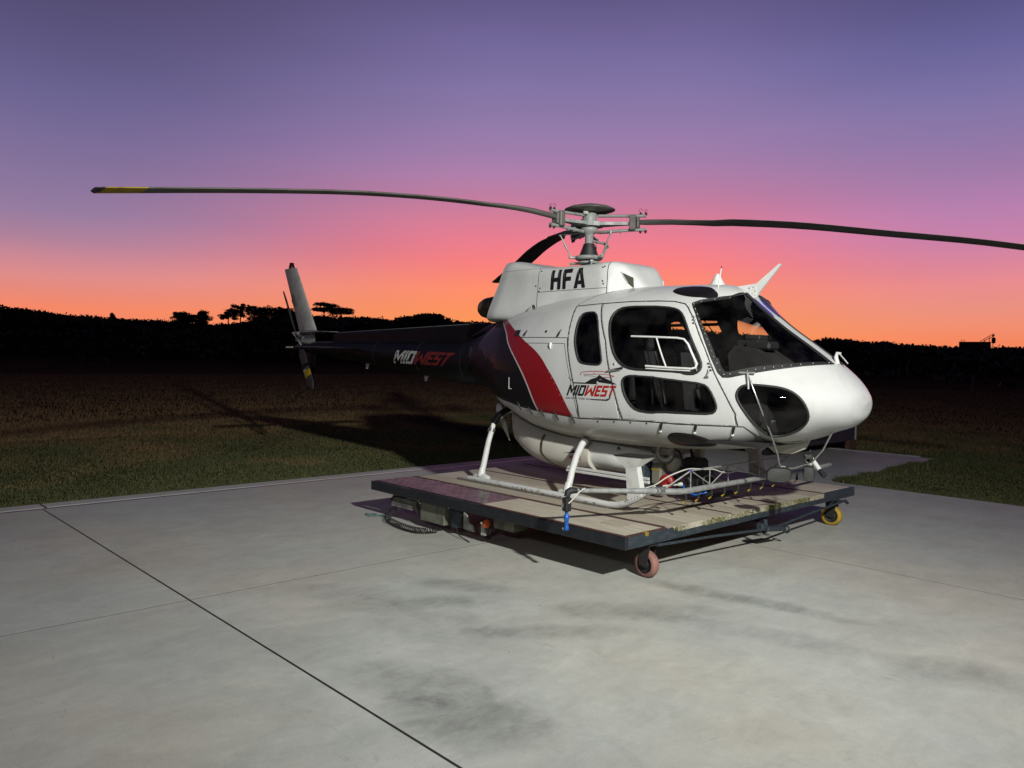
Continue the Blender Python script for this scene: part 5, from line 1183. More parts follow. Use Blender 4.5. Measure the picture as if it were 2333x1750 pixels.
def mirror(c,w_,h,yaw,pitch,label):
    mr=empty('mirror',c,he); mr.rotation_euler=(pitch,0,yaw); mr['label']=label
    out=[]
    for k in range(28):
        a_=2*math.pi*k/28; n=3.4; cc,ss=math.cos(a_),math.sin(a_); out.append((w_/2*math.copysign(abs(cc)**(2/n),cc),h/2*math.copysign(abs(ss)**(2/n),ss)))
    mb=MB(); mb.loft([[(x*f_,y0,z*f_) for x,z in out] for f_,y0 in ((1,-.006),(1.03,0),(.98,.014),(.80,.032),(.4,.046))]); mb.build('shell',M['seal'],mr)
    mb=MB(); vs=[];fs=[]
    for i,rad in enumerate((0,.35,.7,.93)):
        for x,z in out: vs.append((x*rad,-.008-.016*(1-rad*rad),z*rad))
    for i in range(3):
        for j in range(28): fs.append((i*28+j,i*28+(j+1)%28,(i+1)*28+(j+1)%28,(i+1)*28+j))
    mb.add(vs,fs,0,True); mb.build('mirror_glass',M['mirror'],mr)
    mb=MB(); mb.tube([(0,.03,0),(0.02,.07,.04)],.010,8); mb.build('ball_joint',M['seal'],mr)
mirror((2.70,-.40,.43),.215,.155,math.radians(38),math.radians(24),'wide rectangular mirror under the nose')
mirror((2.88,-.20,.445),.10,.155,math.radians(20),math.radians(20),'lower narrow round-ended mirror')
mirror((2.855,-.17,.585),.085,.105,math.radians(25),math.radians(26),'upper small round-ended mirror')
mb=MB(); mb.tube([(2.80,-.05,.60),(2.86,-.08,.55),(2.945,-.12,.475)],[.018,.022,.022],10); mb.tube([(2.945,-.12,.475),(3.0,-.145,.435)],[.022,.026],10,mi=1); mb.tube([(3.0,-.145,.435),(3.006,-.148,.43)],[.026,.015],10,mi=1); mb.build('laser_sensor',[M['white'],M['seal']],he)
mb=MB(); mb.tube([(2.30,-.15,.45),(2.56,-.35,.44)],.006,6); mb.build('pitot_tube',M['seal'],he)
# ---------------------------------------------------------------- landing gear
lg=[]
for s in (-1,1):
    sk=empty('skid',(0,s*1.10,0),he); sk['label']='starboard skid' if s<0 else 'port skid'
    mb=MB(); mb.tube([(-.84,0,.034),(-.80,0,.034),(1.30,0,.034),(1.42,0,.045),(1.54,0,.085),(1.66,0,.15),(1.86,0,.262)],[.022,.030,.031,.032,.032,.030,.026],16); mb.build('skid_tube',M['skid'],sk)
    mb=MB(); mb.box((.25,0,.006),(2.1,.05,.012),bev=.004); mb.prism([(-1.02,.0),(-.80,.0),(-.80,.016),(-1.02,.020)],-.02,.02,'y'); mb.build('wear_plate',M['steel'],sk)
    mb=MB(); rgs=np.random.RandomState(4)
    for k in range(34):
        x=-.75+1.95*rgs.rand(); mb.box((x,-.0-.030*(-s)*-1*0+(-.031 if s<0 else .031)*1.0,.030+rgs.uniform(-.012,.010)),(rgs.uniform(.004,.022),.0025,rgs.uniform(.004,.010)))
    o=mb.build('mud_splash',M['rust'],sk); o['kind']='stuff'
    # curved step bracket at the toe
    mb=MB()
    mb.add([(1.56,-.035,.09),(1.72,-.035,.17),(1.66,-.035,.44),(1.53,-.035,.41),(1.41,-.055,.525),(1.74,-.055,.535),
            (1.56,.035,.09),(1.72,.035,.17),(1.66,.035,.44),(1.53,.035,.41),(1.41,.16,.525),(1.74,.16,.535)],
           [(0,1,2,3),(3,2,5,4),(6,9,8,7),(9,10,11,8),(1,7,8,2),(2,8,11,5),(0,3,9,6),(3,4,10,9),(0,6,7,1)])
    mb.add([(1.40,-.06,.525),(1.75,-.06,.535),(1.75,.165,.535),(1.40,.165,.525),(1.40,-.06,.535),(1.75,-.06,.545),(1.75,.165,.545),(1.40,.165,.535)],[(0,1,2,3),(4,5,6,7),(0,1,5,4),(1,2,6,5),(2,3,7,6),(3,0,4,7)],1)
    mb.build('toe_step',[M['skid'],M['seal']],sk)
    mb=MB()
    for k in range(5): mb.lathe([(.001,.004),(.006,.003),(.007,-.002)],axis=(0,s,0),org=(1.54+.035*k,s*.036,.105+.016*k),seg=6)
    o=mb.build('rivets',M['grey'],sk); o['kind']='stuff'
def crosstube(P,R_,col,name='cross_tube'):
    for s in (-1,1):
        mb=MB(); mb.tube([(x,s*y,z) for x,y,z in P],R_,14); o=mb.build(name,M['skid'],he); o['label']=('starboard ' if s<0 else 'port ')+('front' if P[0][0]>0 else 'rear')+' landing gear leg'
        c=MB(); i=[2,3] ; a=Vector((P[2][0],s*P[2][1],P[2][2])); b=Vector((P[3][0],s*P[3][1],P[3][2])); c.tube([a.lerp(b,.25),a.lerp(b,.80)],R_[2]*1.28,14); c.build('clamp',M['steel'],o)
        f=MB(); e=Vector((P[-1][0],s*P[-1][1],P[-1][2])); f.tube([e+Vector((-.10,0,-.012)),e+Vector((-.03,0,.0)),e+Vector((.05,0,.0)),e+Vector((.12,0,-.012))],[.034,.040,.040,.034],14); f.tube([e+Vector((0,0,.0)),e+Vector((-.004,-s*.02,.10))],[.050,.034],14); f.build('saddle',M['skid'],o)
crosstube([(.52,0.0,.66),(.56,-.0+.46,.655),(.585,.60,.61),(.61,.74,.53),(.64,.85,.42),(.69,.97,.28),(.73,1.08,.07)],[.035,.035,.035,.036,.036,.034,.036],0)
crosstube([(-.82,0.0,.80),(-.81,.36,.82),(-.80,.52,.80),(-.79,.67,.735),(-.78,.77,.65),(-.74,.88,.45),(-.64,1.07,.07)],[.030,.030,.030,.030,.028,.032,.036],0)
mb=MB(); mb.tube([(-.80,.0-.50,.83),(-.79,-.66,.765),(-.775,-.78,.66)],.040,12); mb.build('leg_fairing',M['black'],he)
mb=MB(); mb.tube([(-.77,-.80,.60),(-.765,-.82,.565)],.044,12); mb.build('leg_collar',M['steel'],he)
# ---------------------------------------------------------------- spray tank under the belly
def tankring(x,y0,zt,zb,n=2.6,N_=40,cy=0):
    out=[]; zc=(zt+zb)/2
    for k in range(N_):
        a=2*math.pi*k/N_; c,s=math.cos(a),math.sin(a); out.append((x,cy+y0*math.copysign(abs(c)**(2/n),c),zc+(zt-zb)/2*math.copysign(abs(s)**(2/n),s)))
    return out
TK=[(-.98,.10,.84,.74),(-.95,.25,.845,.66),(-.86,.40,.84,.52),(-.70,.50,.80,.36),(-.50,.56,.74,.25),(-.25,.60,.69,.185),(.05,.61,.66,.16),(.30,.60,.645,.16),(.50,.59,.635,.175),(.56,.585,.60,.18)]
tf=[pchip([t[0] for t in TK],[t[k] for t in TK]) for k in (1,2,3)]
mb=MB(); mb.loft([tankring(x,tf[0](x),tf[1](x),tf[2](x)) for x in np.linspace(-.98,.56,40)]); tk=mb.build('spray_tank',M['tank'],he)
TK2=[(.54,.545,.62,.20),(.80,.54,.60,.20),(1.0,.50,.57,.22),(1.10,.44,.53,.26),(1.16,.33,.48,.32),(1.18,.2,.44,.36)]
tf2=[pchip([t[0] for t in TK2],[t[k] for t in TK2]) for k in (1,2,3)]
mb=MB(); mb.loft([tankring(x,tf2[0](x),tf2[1](x),tf2[2](x),2.4) for x in np.linspace(.54,1.18,24)]); mb.build('tank_nose',M['white'],tk)
mb=MB(); xsr=[(.02,.26)]
def tkpt(x,a,g=.004):
    y0,zt,zb=tf[0](x)+g,tf[1](x)+g,tf[2](x)-g; n=2.6; c,s=math.cos(a),math.sin(a); return ((x,y0*math.copysign(abs(c)**(2/n),c),(zt+zb)/2+(zt-zb)/2*math.copysign(abs(s)**(2/n),s)))
P1=[];P2=[]
for k in range(22):
    a=math.radians(150+k*6.0); x=-.13+.30*max(0,(k-6)/15); P1.append(tkpt(x-.018,a)); P2.append(tkpt(x+.018,a))
mb=MB(); mb.add(P1+P2,[(i,i+1,i+23,i+22) for i in range(21)],0,True); mb.build('tank_strap',M['exh'],tk)
mb=MB(); mb.tube([tkpt(-.70,math.radians(100+k*7),.002) for k in range(27)],.006,6); mb.build('tank_seam',M['tank'],tk)
mb=MB(); mb.box((.78,-.53,.20),(1.15,.03,.028),bev=.004); mb.box((.78,-.53,.236),(1.15,.012,.030),bev=.003); mb.build('tank_rail',M['white'],he)
mb=MB(); mb.tube([(.94,-.535,.515),(.965,-.555,.53),(.985,-.55,.51)],.008,6); mb.tube([(.93,-.55,.50),(.985,-.56,.515)],.004,5); mb.build('tank_latch',M['seal'],tk)
mb=MB(); mb.prism([(-1.0,.66),(-.82,.44),(-.90,.66),(-.98,.78)],-.47,-.455,'y'); mb.build('end_bracket',M['tank'],he)
mb=MB(); mb.tube([(-1.25,-.25,.90),(-1.12,-.32,.93),(-1.02,-.34,.88)],[.03,.045,.03],10); mb.tube([(-1.15,-.3,.86),(-.95,-.42,.80),(-.92,-.45,.70)],.012,6); mb.tube([(-.84,-.44,.78),(-.80,-.46,.62),(-.82,-.46,.55)],.012,6); mb.build('cargo_swing_fittings',M['bladedark'],he)
mb=MB(); mb.tube([(-1.10,-.40,.86),(-1.06,-.42,.80),(-1.02,-.43,.74)],[.03,.05,.028],10); mb.build('rear_fitting',M['white'],he)
# pump, hoses and engine between the skids
pu=empty('spray_pump',(0,0,0),he)
mb=MB(); 
rp=[(1.30+.085*math.cos(t)*.8,-.20+.04*math.cos(t),.49+.095*math.sin(t)) for t in np.linspace(0,2*math.pi,25)[:-1]]
mb.tube(rp,.022,10,closed=True); mb.build('hose_ring',M['oldwhite'],pu)
mb=MB(); mb.lathe([(.001,-.10),(.07,-.09),(.085,-.02),(.085,.05),(.06,.10),(.001,.11)],axis=(0,0,1),org=(1.27,.0,.36),seg=20); mb.tube([(1.24,.0,.42),(1.22,.05,.50),(1.2,.05,.58)],[.055,.05,.05],12); mb.build('pump_body',M['tank'],pu)
mb=MB(); mb.box((1.165,-.36,.25),(.10,.17,.27),bev=.012); mb.build('control_box',M['frame'],pu)
mb=MB(); mb.box((1.305,-.30,.26),(.13,.12,.22),bev=.02); mb.build('valve_box',M['battery'],pu)
mb=MB(); mb.box((1.302,-.3615,.315),(.10,.004,.016)); mb.build('label_strip',M['yellow'],pu)
mb=MB(); mb.lathe([(.02,-.03),(.07,-.03),(.075,-.02),(.075,.02),(.07,.03),(.02,.03)],axis=(.25,-1,.1),org=(1.42,-.32,.20),seg=24); 
for k in range(5): a=2*math.pi*k/5; mb.tube([(1.42,-.35,.20),(1.42+.06*math.cos(a),-.35,.20+.06*math.sin(a))],.008,6)
mb.build('start_reel',M['redplastic'],pu)
mb=MB(); rge=random.Random(9)
mb.box((1.62,-.10,.24),(.30,.26,.22),bev=.03); mb.box((1.56,-.02,.38),(.22,.2,.12),bev=.03); mb.lathe([(.001,-.09),(.08,-.09),(.09,-.05),(.09,.05),(.001,.09)],axis=(.6,-1,0),org=(1.80,-.16,.24),seg=18); mb.box((1.66,-.02,.10),(.5,.34,.06),bev=.01)
for k in range(16): mb.box((1.5+rge.uniform(0,.32),-.22+rge.uniform(-.03,.1),.16+rge.uniform(0,.28)),(rge.uniform(.02,.09),rge.uniform(.02,.07),rge.uniform(.02,.08)),rot=Matrix.Rotation(rge.uniform(-1,1),3,'Y'),bev=.006)
mb.build('pump_engine',M['seal'],pu)
mb=MB(); mb.lathe([(.055,-.02),(.075,0),(.055,.02)],axis=(.7,-1,0),org=(1.86,-.22,.25),seg=20); mb.build('air_filter_ring',M['grey'],pu)
mb=MB(); mb.tube([(1.52,-.2,.20),(1.62,-.28,.12),(1.74,-.28,.10),(1.82,-.2,.13)],.012,8); mb.build('blue_hose',M['blue'],pu)
for hp_,r_ in (([(1.33,-.1,.52),(1.45,-.15,.50),(1.52,-.18,.38),(1.50,-.16,.30)],.010),([(1.36,.0,.62),(1.45,.02,.58),(1.5,.02,.42)],.016),([(1.05,-.2,.58),(1.05,-.22,.42),(1.10,-.25,.38)],.014)):
    mb=MB(); mb.tube(hp_,r_,8); mb.build('pump_hose',M['seal'],pu)
mb=MB(); mb.box((1.0,.05,.50),(.75,.5,.10),bev=.03); mb.box((1.38,.30,.50),(.12,.08,.25),bev=.01); mb.build('belly_fairing',M['tank'],he)
# ---------------------------------------------------------------- spray boom
sb=empty('spray_boom',(0,0,0),he)
J=Vector((2.02,-1.24,.275)); E_=Vector((1.77,-2.16,.34)); 
mb=MB(); mb.tube([J.lerp(E_,.0),J.lerp(E_,.30),J.lerp(E_,.31),J.lerp(E_,.96)],[.030,.026,.023,.020],14); mb.build('boom_tube',M['grey'],sb)
cu=[J+Vector((0,.0,0)),Vector((2.09,-1.12,.268)),Vector((2.12,-1.0,.265)),Vector((2.12,-.6,.265)),Vector((2.12,1.3,.265)),Vector((2.10,1.9,.275))]
mb=MB(); mb.tube(cu,[.029,.029,.028,.026,.024,.022],14); mb.build('boom_tube',M['grey'],sb)
mb=MB(); d=(E_-J).normalized(); mb.tube([J-d*.02,J+d*.03],.042,16); mb.tube([J+d*.05,J+d*.065],.038,16); mb.tube([J-d*.045,J-d*.03],.036,16); mb.build('boom_coupling',M['steel'],sb)
T0=Vector((2.12,-.93,.445)); TT=[T0,Vector((2.12,-.62,.445)),Vector((2.12,-.32,.445)),Vector((2.12,.33,.448)),Vector((2.12,.9,.45))]
mb=MB(); mb.tube([Vector((2.04,-1.20,.30)),T0],.008,8); mb.tube(TT,.008,8)
for y in (-.93,-.62,-.30,.28): mb.tube([(2.12,y,.28),(2.12,y,.445)],.006,7)
mb.tube([(2.12,-.93,.445),(2.12,-.60,.285)],.006,7); mb.tube([(2.12,-.60,.285),(2.12,-.28,.445)],.006,7); mb.tube([(2.12,-.28,.445),(2.12,.30,.28)],.006,7); mb.tube([(2.12,.30,.28),(2.12,.9,.45)],.006,7)
mb.build('boom_truss',M['grey'],sb)
mb=MB(); mb.lathe([(.014,-.012),(.018,0),(.014,.012)],org=(2.12,-.93,.445),seg=12); mb.build('truss_node',M['purple'],sb)
def nozzle(x,y,z,big=False):
    nz=empty('nozzle',(x,y,z),sb)
    mb=MB(); mb.tube([(0,0,-.02),(0,0,-.085)],.009,8); mb.box((0,0,-.07),(.022,.022,.035),bev=.004); mb.build('stem',M['seal'],nz)
    mb=MB(); mb.tube([(-.0,-.006,-.092),(-.014,-.012,-.104)],[.008,.006],8); mb.lathe([(.004,-.004),(.010,0),(.008,.008)],axis=(-.6,-.4,-1),org=(-.016,-.014,-.106),seg=8); mb.build('tip',M['yellow'],nz)
    return nz
n0=nozzle(2.12,-1.0,.265)
for k,y in enumerate((-.80,-.58,-.36,-.12,.12,.36,.60,.84,1.08)):
    c=copyobj(n0,sb,(2.12,y,.262))
    for ch in list(n0.children): copyobj(ch,c)
# outboard end: elbow, black valve and blue nozzle hanging over the deck edge
eb=empty('end_nozzle',(E_.x,E_.y,E_.z),sb)
mb=MB(); mb.tube([J.lerp(E_,.94)-E_,Vector((0,0,0)),Vector((-.010,-.02,-.012)),Vector((-.014,-.028,-.05))],[.024,.030,.030,.026],12); mb.tube([J.lerp(E_,.90)-E_,J.lerp(E_,.915)-E_],.026,12); mb.build('elbow',M['seal'],eb)
ex,ey=-.014,-.028
mb=MB(); mb.box((ex,ey,-.115),(.062,.062,.115),bev=.008); mb.box((ex,ey,-.075),(.075,.04,.02),bev=.005); mb.build('valve',M['seal'],eb)
mb=MB(); mb.box((ex-.02,ey-.0325,-.12),(.02,.003,.035)); mb.build('valve_plate',M['grey'],eb)
mb=MB(); mb.lathe([(.020,-.17),(.014,-.185),(.014,-.20),(.024,-.205),(.026,-.235),(.019,-.245),(.018,-.30),(.023,-.31),(.022,-.335),(.001,-.336)],org=(ex,ey,0),seg=18); mb.build('blue_nozzle_body',M['blue'],eb)
mb=MB(); mb.box((ex-.028,ey-.005,-.325),(.02,.012,.018),bev=.003); mb.build('nozzle_tip',M['white'],eb)
mb=MB()
def chain(P,r,seg=7,n=30): P=[Vector(p) for p in P]; return [cat(P,k/n) for k in range(n+1)]
mb.tube(chain([(.025,-.05,-.10),(.035,-.01,-.07),(.05,.04,-.02),(.07,.10,.02)],.006),.006,7); mb.build('supply_hose',M['hose'],eb)
mb=MB(); mb.tube(chain([(1.92,-1.34,.30),(1.98,-1.27,.33),(2.03,-1.15,.40),(2.10,-1.0,.455),(2.12,-.90,.46),(2.12,-.72,.44),(2.12,-.55,.425),(2.12,-.42,.39),(2.12,-.25,.37),(2.12,-.05,.40)],.007),.0065,7); mb.build('supply_hose',M['hose'],sb)
mb=MB(); mb.tube([(1.95,-1.12,.30),(2.02,-1.0,.31)],[.008,.008],7); mb.lathe([(.004,0),(.018,.02),(.020,.05)],axis=(.6,1,.1),org=(2.02,-1.0,.31),seg=10); mb.build('funnel_fitting',M['oldwhite'],sb)
for s in (-1,1):
    mb=MB(); mb.tube([(1.80,s*1.10,.24),(2.0,s*1.06,.262),(2.12,s*1.02,.265)],.014,8); mb.tube([(1.75,s*1.10,.20),(2.04,s*1.0,.268)],.010,8); mb.build('boom_bracket',M['skid'],sb)
# ---------------------------------------------------------------- cabin interior
mb=MB(); mb.box((1.35,0,.70),(2.6,1.36,.03)); mb.build('cabin_floor',M['dark'],he)
zt_,zb_,w_,zw_,n1_,n2_=sec(.16); bp_=[]
for k in range(48):
    a=2*math.pi*k/48; c,s=math.cos(a),math.sin(a); n=n1_ if s>0 else n2_; bp_.append((.95*w_*math.copysign(abs(c)**(2/n),c),zw_+.95*((zt_-zw_) if s>0 else (zw_-zb_))*math.copysign(abs(s)**(2/n),s)))
mb=MB(); mb.prism(bp_,.14,.18,'x'); mb.build('rear_bulkhead',M['dark'],he)
mb=MB(); mb.box((2.40,0,1.02),(.34,.90,.62),bev=.05); mb.prism([(2.12,1.25),(2.60,1.28),(2.68,1.34),(2.54,1.46),(2.36,1.57),(2.16,1.60),(2.08,1.52)],-.30,.50,'y'); pn=mb.build('instrument_panel',M['dark'],he)
mb=MB(); mb.box((2.20,.05,1.615),(.24,.42,.09),bev=.02); mb.box((2.22,.0,1.685),(.16,.20,.05),bev=.01); mb.box((2.34,-.12,1.60),(.26,.2,.08),bev=.02); mb.build('panel_display',M['seal'],pn)
mb=MB(); mb.box((2.05,0,.92),(.4,.22,.42),bev=.03); mb.build('centre_console',M['dark'],he)
def cabseat(x,y,label):
    s=empty('seat',(x,y,.70),he); s['label']=label
    mb=MB(); mb.box((.04,0,.17),(.48,.44,.14),bev=.04); mb.box((0,0,.05),(.4,.36,.12)); mb.build('seat_cushion',M['seat'],s)
    mb=MB(); mb.loft([[(-.20-.10*t+dx,yy,.22+.62*t) for dx,yy in ((-.05,-.21*(1-.2*t)),(-.05,.21*(1-.2*t)),(.05,.19*(1-.2*t)),(.05,-.19*(1-.2*t)))] for t in (0,.3,.6,.85,1)],smooth=False); mb.build('backrest',M['seat'],s)
    mb=MB(); mb.box((-.31,0,.93),(.09,.24,.16),bev=.03); mb.build('headrest',M['seat'],s)
    mb=MB(); 
    for q in (-.09,.09): mb.tube([(-.25,q,.84),(-.17,q,.60),(-.12,q*1.2,.30)],[.020,.020,.020],6,flat=.3)
    mb.build('harness',M['seatpale'],s)
    return s
cabseat(1.50,-.42,'starboard front seat'); cabseat(1.50,.42,'port front seat')
mb=MB(); mb.box((.46,0,.87),(.42,1.46,.14),bev=.04); mb.box((.26,0,1.28),(.10,1.46,.62),bev=.04); mb.build('rear_bench',M['seat'],he)
for s in (-1,1):
    mb=MB(); mb.tube([sp_(1.86,1.98,s,-.06),sp_(2.02,1.72,s,-.055),sp_(2.20,1.38,s,-.055),sp_(2.40,1.02,s,-.06)],[.022,.024,.028,.03],8,flat=.8); mb.build('door_frame_pillar',M['lining'],he,recalc=False)
    mb=MB(); mb.tube([sp_(.84,1.96,s,-.06),sp_(1.07,1.60,s,-.06),sp_(1.16,1.2,s,-.06),sp_(1.27,.86,s,-.07)],[.028]*4,8); mb.build('door_frame_pillar',M['lining'],he,recalc=False)
mb=MB(); mb.box((1.93,.62,1.36),(.06,.05,.46),rot=Matrix.Rotation(-.32,3,'Y'),bev=.01); mb.build('grab_handle',M['seatpale'],he)
mb=MB(); mb.tube([(1.80,-.42,.72),(1.88,-.42,1.0),(1.82,-.42,1.16)],[.014,.012,.02],8); mb.build('cyclic_stick',M['seal'],he)
mb=MB()
for s in (-1,1): mb.box((2.55,-.42+s*.12,.86),(.03,.07,.12),rot=Matrix.Rotation(.5,3,'Y'),bev=.01); mb.tube([(2.45,-.42+s*.12,.74),(2.55,-.42+s*.12,.84)],.012,6)
mb.build('pedals',M['steel'],he)
# ---------------------------------------------------------------- lettering
def glyph(ch):
    s=.25;t=.20
    R=lambda x0,y0,x1,y1:[(x0,y0),(x1,y0),(x1,y1),(x0,y1)]
    if ch=='H': w=.80; return w,[R(0,0,s,1),R(w-s,0,w,1),R(s,.40,w-s,.60)]
    if ch=='F': w=.72; return w,[R(0,0,s,1),R(s,1-t,w,1),R(s,.40,w-.08,.60)]
    if ch=='A': w=.86; h=w/2; return w,[[(0,0),(.25,0),(h,.80),(h,1),(h-.15,1)],[(w,0),(w-.25,0),(h,.80),(h,1),(h+.15,1)],[(.25+.045,.19),(w-.295,.19),(w-.345,.37),(.345,.37)]]
    if ch=='M': w=1.15; return w,[R(0,0,s,1),R(w-s,0,w,1),[(s,1),(s,.66),(w/2,.18),(w/2,.56)],[(w-s,1),(w-s,.66),(w/2,.18),(w/2,.56)]]
    if ch=='I': return s,[R(0,0,s,1)]
    if ch=='D' or ch=='O': w=.86; return w,[R(0,0 if ch=='D' else .08,s,1 if ch=='D' else .92),[(s,1-t),(w-s,1-t),(w-.10,1),(s,1)],[(s,t),(w-s,t),(w-.10,0),(s,0)],[(w-s,1-t),(w-.10,1),(w,.90),(w,.10),(w-.10,0),(w-s,t)]]
    if ch=='W': w=1.25; return w,[R(0,0,s,1),R(w-s,0,w,1),[(s,0),(s,.34),(w/2,.82),(w/2,.44)],[(w-s,0),(w-s,.34),(w/2,.82),(w/2,.44)]]
    if ch=='E': w=.72; return w,[R(0,0,s,1),R(s,1-t,w,1),R(s,.41,w-.06,.59),R(s,0,w,t)]
    if ch=='S': w=.78; return w,[R(0,1-t,w,1),R(0,.41,s,1-t),R(s,.41,w,.59),R(w-s,t,w,.41),R(0,0,w,t)]
    if ch=='T': w=.80; return w,[R(0,1-t,w,1),R((w-s)/2,0,(w+s)/2,1-t)]
    if ch=='N': w=.85; return w,[R(0,0,s,1),R(w-s,0,w,1),[(s,1),(s,.62),(w-s,0),(w-s,.38)]]
    if ch=='L': w=.66; return w,[R(0,0,s,1),R(s,0,w,t)]
    if ch=='C': w=.74; return w,[R(0,0,s,1),R(s,1-t,w,1),R(s,0,w,t)]
    if ch=='P': w=.76; return w,[R(0,0,s,1),R(s,1-t,w,1),R(s,.38,w,.38+t),R(w-s,.38+t,w,1-t)]
    if ch=='R': w=.80; return w,[R(0,0,s,1),R(s,1-t,w,1),R(s,.38,w,.38+t),R(w-s,.38+t,w,1-t),[(.36,.38),(.62,.38),(w,0),(w-.26,0)]]
    if ch=='Z': w=.76; return w,[R(0,1-t,w,1),R(0,0,w,t),[(0,t),(.28,t),(w,1-t),(w-.28,1-t)]]
    return .35,[]
def text(string,mapf,gap=.14,xscale=1,name='lettering',m=None,parent=None,u0=0,sub=3):
    """polygons of block letters sent through mapf(u,v), v in 0..1"""
    mb=MB(); u=u0
    for ch in string:
        w,ps=glyph(ch)
        for p in ps:
            # refine edges so that the letters follow the curved skin
            q=[]
            for i in range(len(p)):
                a=p[i];b=p[(i+1)%len(p)]
                for j in range(sub): q.append((a[0]+(b[0]-a[0])*j/sub,a[1]+(b[1]-a[1])*j/sub))
            c=(sum(a for a,_ in q)/len(q),sum(b for _,b in q)/len(q)); n=len(q)
            vs=[mapf((u+a)*xscale,b) for a,b in q]+[mapf((u+c[0])*xscale,c[1])]
            mb.add(vs,[(i,(i+1)%n,n) for i in range(n)])
        u+=w+gap
    o=mb.build(name,m,parent); return o,u-gap
def bil(c00,c10,c01,c11,W_):
    def f(u,v):
        t=u/W_; x=(c00[0]*(1-t)+c10[0]*t)*(1-v)+(c01[0]*(1-t)+c11[0]*t)*v; z=(c00[1]*(1-t)+c10[1]*t)*(1-v)+(c01[1]*(1-t)+c11[1]*t)*v
        return x,z
    return f
def width(s,gap=.14): return sum(glyph(c)[0]+gap for c in s)-gap
# registration on the cowling
for s in (-1,1):
    W_=width('HFA',.17); f=bil((-.155,2.242),(.378,2.242),(-.150,2.468),(.372,2.468),W_) if s<0 else bil((.378,2.242),(-.155,2.242),(.372,2.468),(-.150,2.468),W_)
    text('HFA',lambda u,v:cside(*f(u,v),s,.008),.17,1,'registration_letters',M['blacktext'],cw,sub=6)
# company name on the cabin side
dl=empty('door_lettering',(0,0,0),he); dl['label']='black and red company name and mountain logo on the starboard cabin side'
Wn=width('MIDWEST',.11); f=bil((.555,1.063),(1.185,1.075),(.604,1.176),(1.232,1.186),Wn)
_,u1=text('MID',lambda u,v:sp_(*f(u,v),-1,.0030),.11,1,'lettering',M['blacktext'],dl)
text('WEST',lambda u,v:sp_(*f(u,v),-1,.0030),.11,1,'lettering',M['redtext'],dl,u0=u1+.11)
Wh=width('HELICOPTERS NZ',.30); f2=bil((.545,1.030),(.885,1.030),(.552,1.047),(.890,1.047),Wh)
text('HELICOPTERS NZ',lambda u,v:sp_(*f2(u,v),-1,.0030),.30,1,'lettering',M['greytext'],dl,sub=1)
def decal(P,m,name='emblem',off=.003,parent=dl,side=-1):
    import bmesh
    bm=bmesh.new(); P=dens(P,True,.02); vs=[bm.verts.new((x,0,z)) for x,z in P]
    es=[bm.edges.new((vs[i],vs[(i+1)%len(vs)])) for i in range(len(vs))]; bmesh.ops.triangle_fill(bm,edges=es,use_beauty=True)
    for v in bm.verts: v.co=sp_(v.co.x,v.co.z,side,off)
    me=bpy.data.meshes.new(name); bm.to_mesh(me); bm.free(); me.materials.append(m); o=bpy.data.objects.new(name,me); C.objects.link(o); o.parent=parent; return o
decal([(.575,1.256),(.60,1.250),(.655,1.204),(.82,1.206),(.90,1.245),(.965,1.262),(1.005,1.290),(1.055,1.266),(1.13,1.243),(1.235,1.199),(1.13,1.205),(1.00,1.216),(.985,1.232),(1.01,1.247),(1.06,1.249),(1.01,1.240),(.98,1.226),(.97,1.205),(1.0,1.195),(.66,1.193),(.615,1.232),(.590,1.247)],M['blacktext'])
decal([(.885,1.033),(.92,1.058),(.90,1.041),(1.10,1.045),(1.14,1.060),(1.165,1.12),(1.155,1.055),(1.12,1.032)],M['blacktext'])
def arcline(P,r,m,name='rotor_sweep'):
    seal([sp_(x,z,-1,.001) for x,z in dens(P,False,.015)],r,name,m,dl,False,4)
arcline([(.755,1.285),(.742,1.298),(.77,1.313),(.86,1.322),(.96,1.326),(1.05,1.324),(1.10,1.316)],.0035,M['redtext'])
arcline([(.79,1.290),(.90,1.294),(1.0,1.298),(1.09,1.296),(1.15,1.290),(1.20,1.280),(1.13,1.268),(1.06,1.266)],.003,M['redtext'])
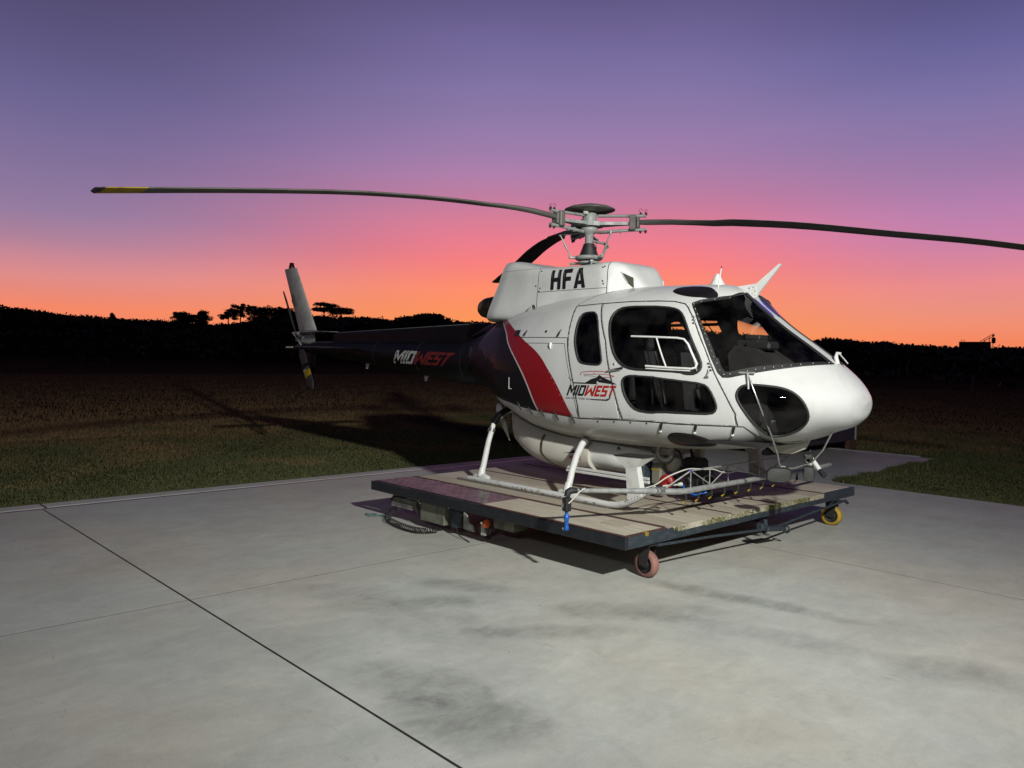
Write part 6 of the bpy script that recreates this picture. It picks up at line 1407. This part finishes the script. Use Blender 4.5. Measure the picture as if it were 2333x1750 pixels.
arcline([(.80,1.277),(.90,1.276),(.96,1.273)],.0025,M['greytext']); arcline([(.93,1.300),(.945,1.324)],.0025,M['redtext'])
# the name again on the tail boom
Wb=width('MIDWEST',.10)
def bmap(s):
    c=((-3.70,1.345),(-2.34,1.325),(-3.60,1.540),(-2.12,1.505)) if s<0 else ((-2.34,1.325),(-3.70,1.345),(-2.12,1.505),(-3.60,1.540))
    g=bil(c[0],c[1],c[2],c[3],Wb)
    def f(u,v):
        x,z=g(u,v); r=bf[1](x); dz=z-bf[0](x); y=math.sqrt(max(r*r-dz*dz,1e-4))+.002; return (x,s*(y+.003),z)
    return f
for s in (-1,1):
    _,u1=text('MID',bmap(s),.10,1,'lettering',M['dimwhitetext'],tb_); text('WEST',bmap(s),.10,1,'lettering',M['dimredtext'],tb_,u0=u1+.10)
mb=MB(); q=sp_(-.33,1.20,-1,.004)
mb.box(sp_(-.42,1.16,-1,.001),(.008,.006,.13)); mb.box(sp_(-.39,1.095,-1,.001),(.06,.006,.008)); mb.build('door_outline_mark',M['whitetext'],he)
# small name on the tank
W_=width('MIDWEST',.14)
def tmap(u,v):
    x=.30+.17*u/W_; z=.335+.045*v; y0,zt,zb=tf[0](x),tf[1](x),tf[2](x); n=2.6; t=min(abs(z-(zt+zb)/2)/((zt-zb)/2),.99); return (x,-y0*(1-t**n)**(1/n)-.003,z)
text('MIDWEST',tmap,.14,1,'tank_lettering',M['redtext'],tk,sub=1)
W_2=W_
mb=MB(); P_=[(.22,.40),(.28,.405),(.33,.425),(.37,.445),(.41,.425),(.48,.40),(.40,.412),(.33,.405)]
def tk2(x,z): y0,zt,zb=tf[0](x),tf[1](x),tf[2](x); n=2.6; t=min(abs(z-(zt+zb)/2)/((zt-zb)/2),.99); return (x,-y0*(1-t**n)**(1/n)-.003,z)
vs=[tk2(x,z) for x,z in P_]+[tk2(.35,.418)]; mb.add(vs,[(i,(i+1)%8,8) for i in range(8)]); mb.build('tank_emblem',M['blacktext'],tk)
print('objects',len(bpy.data.objects))
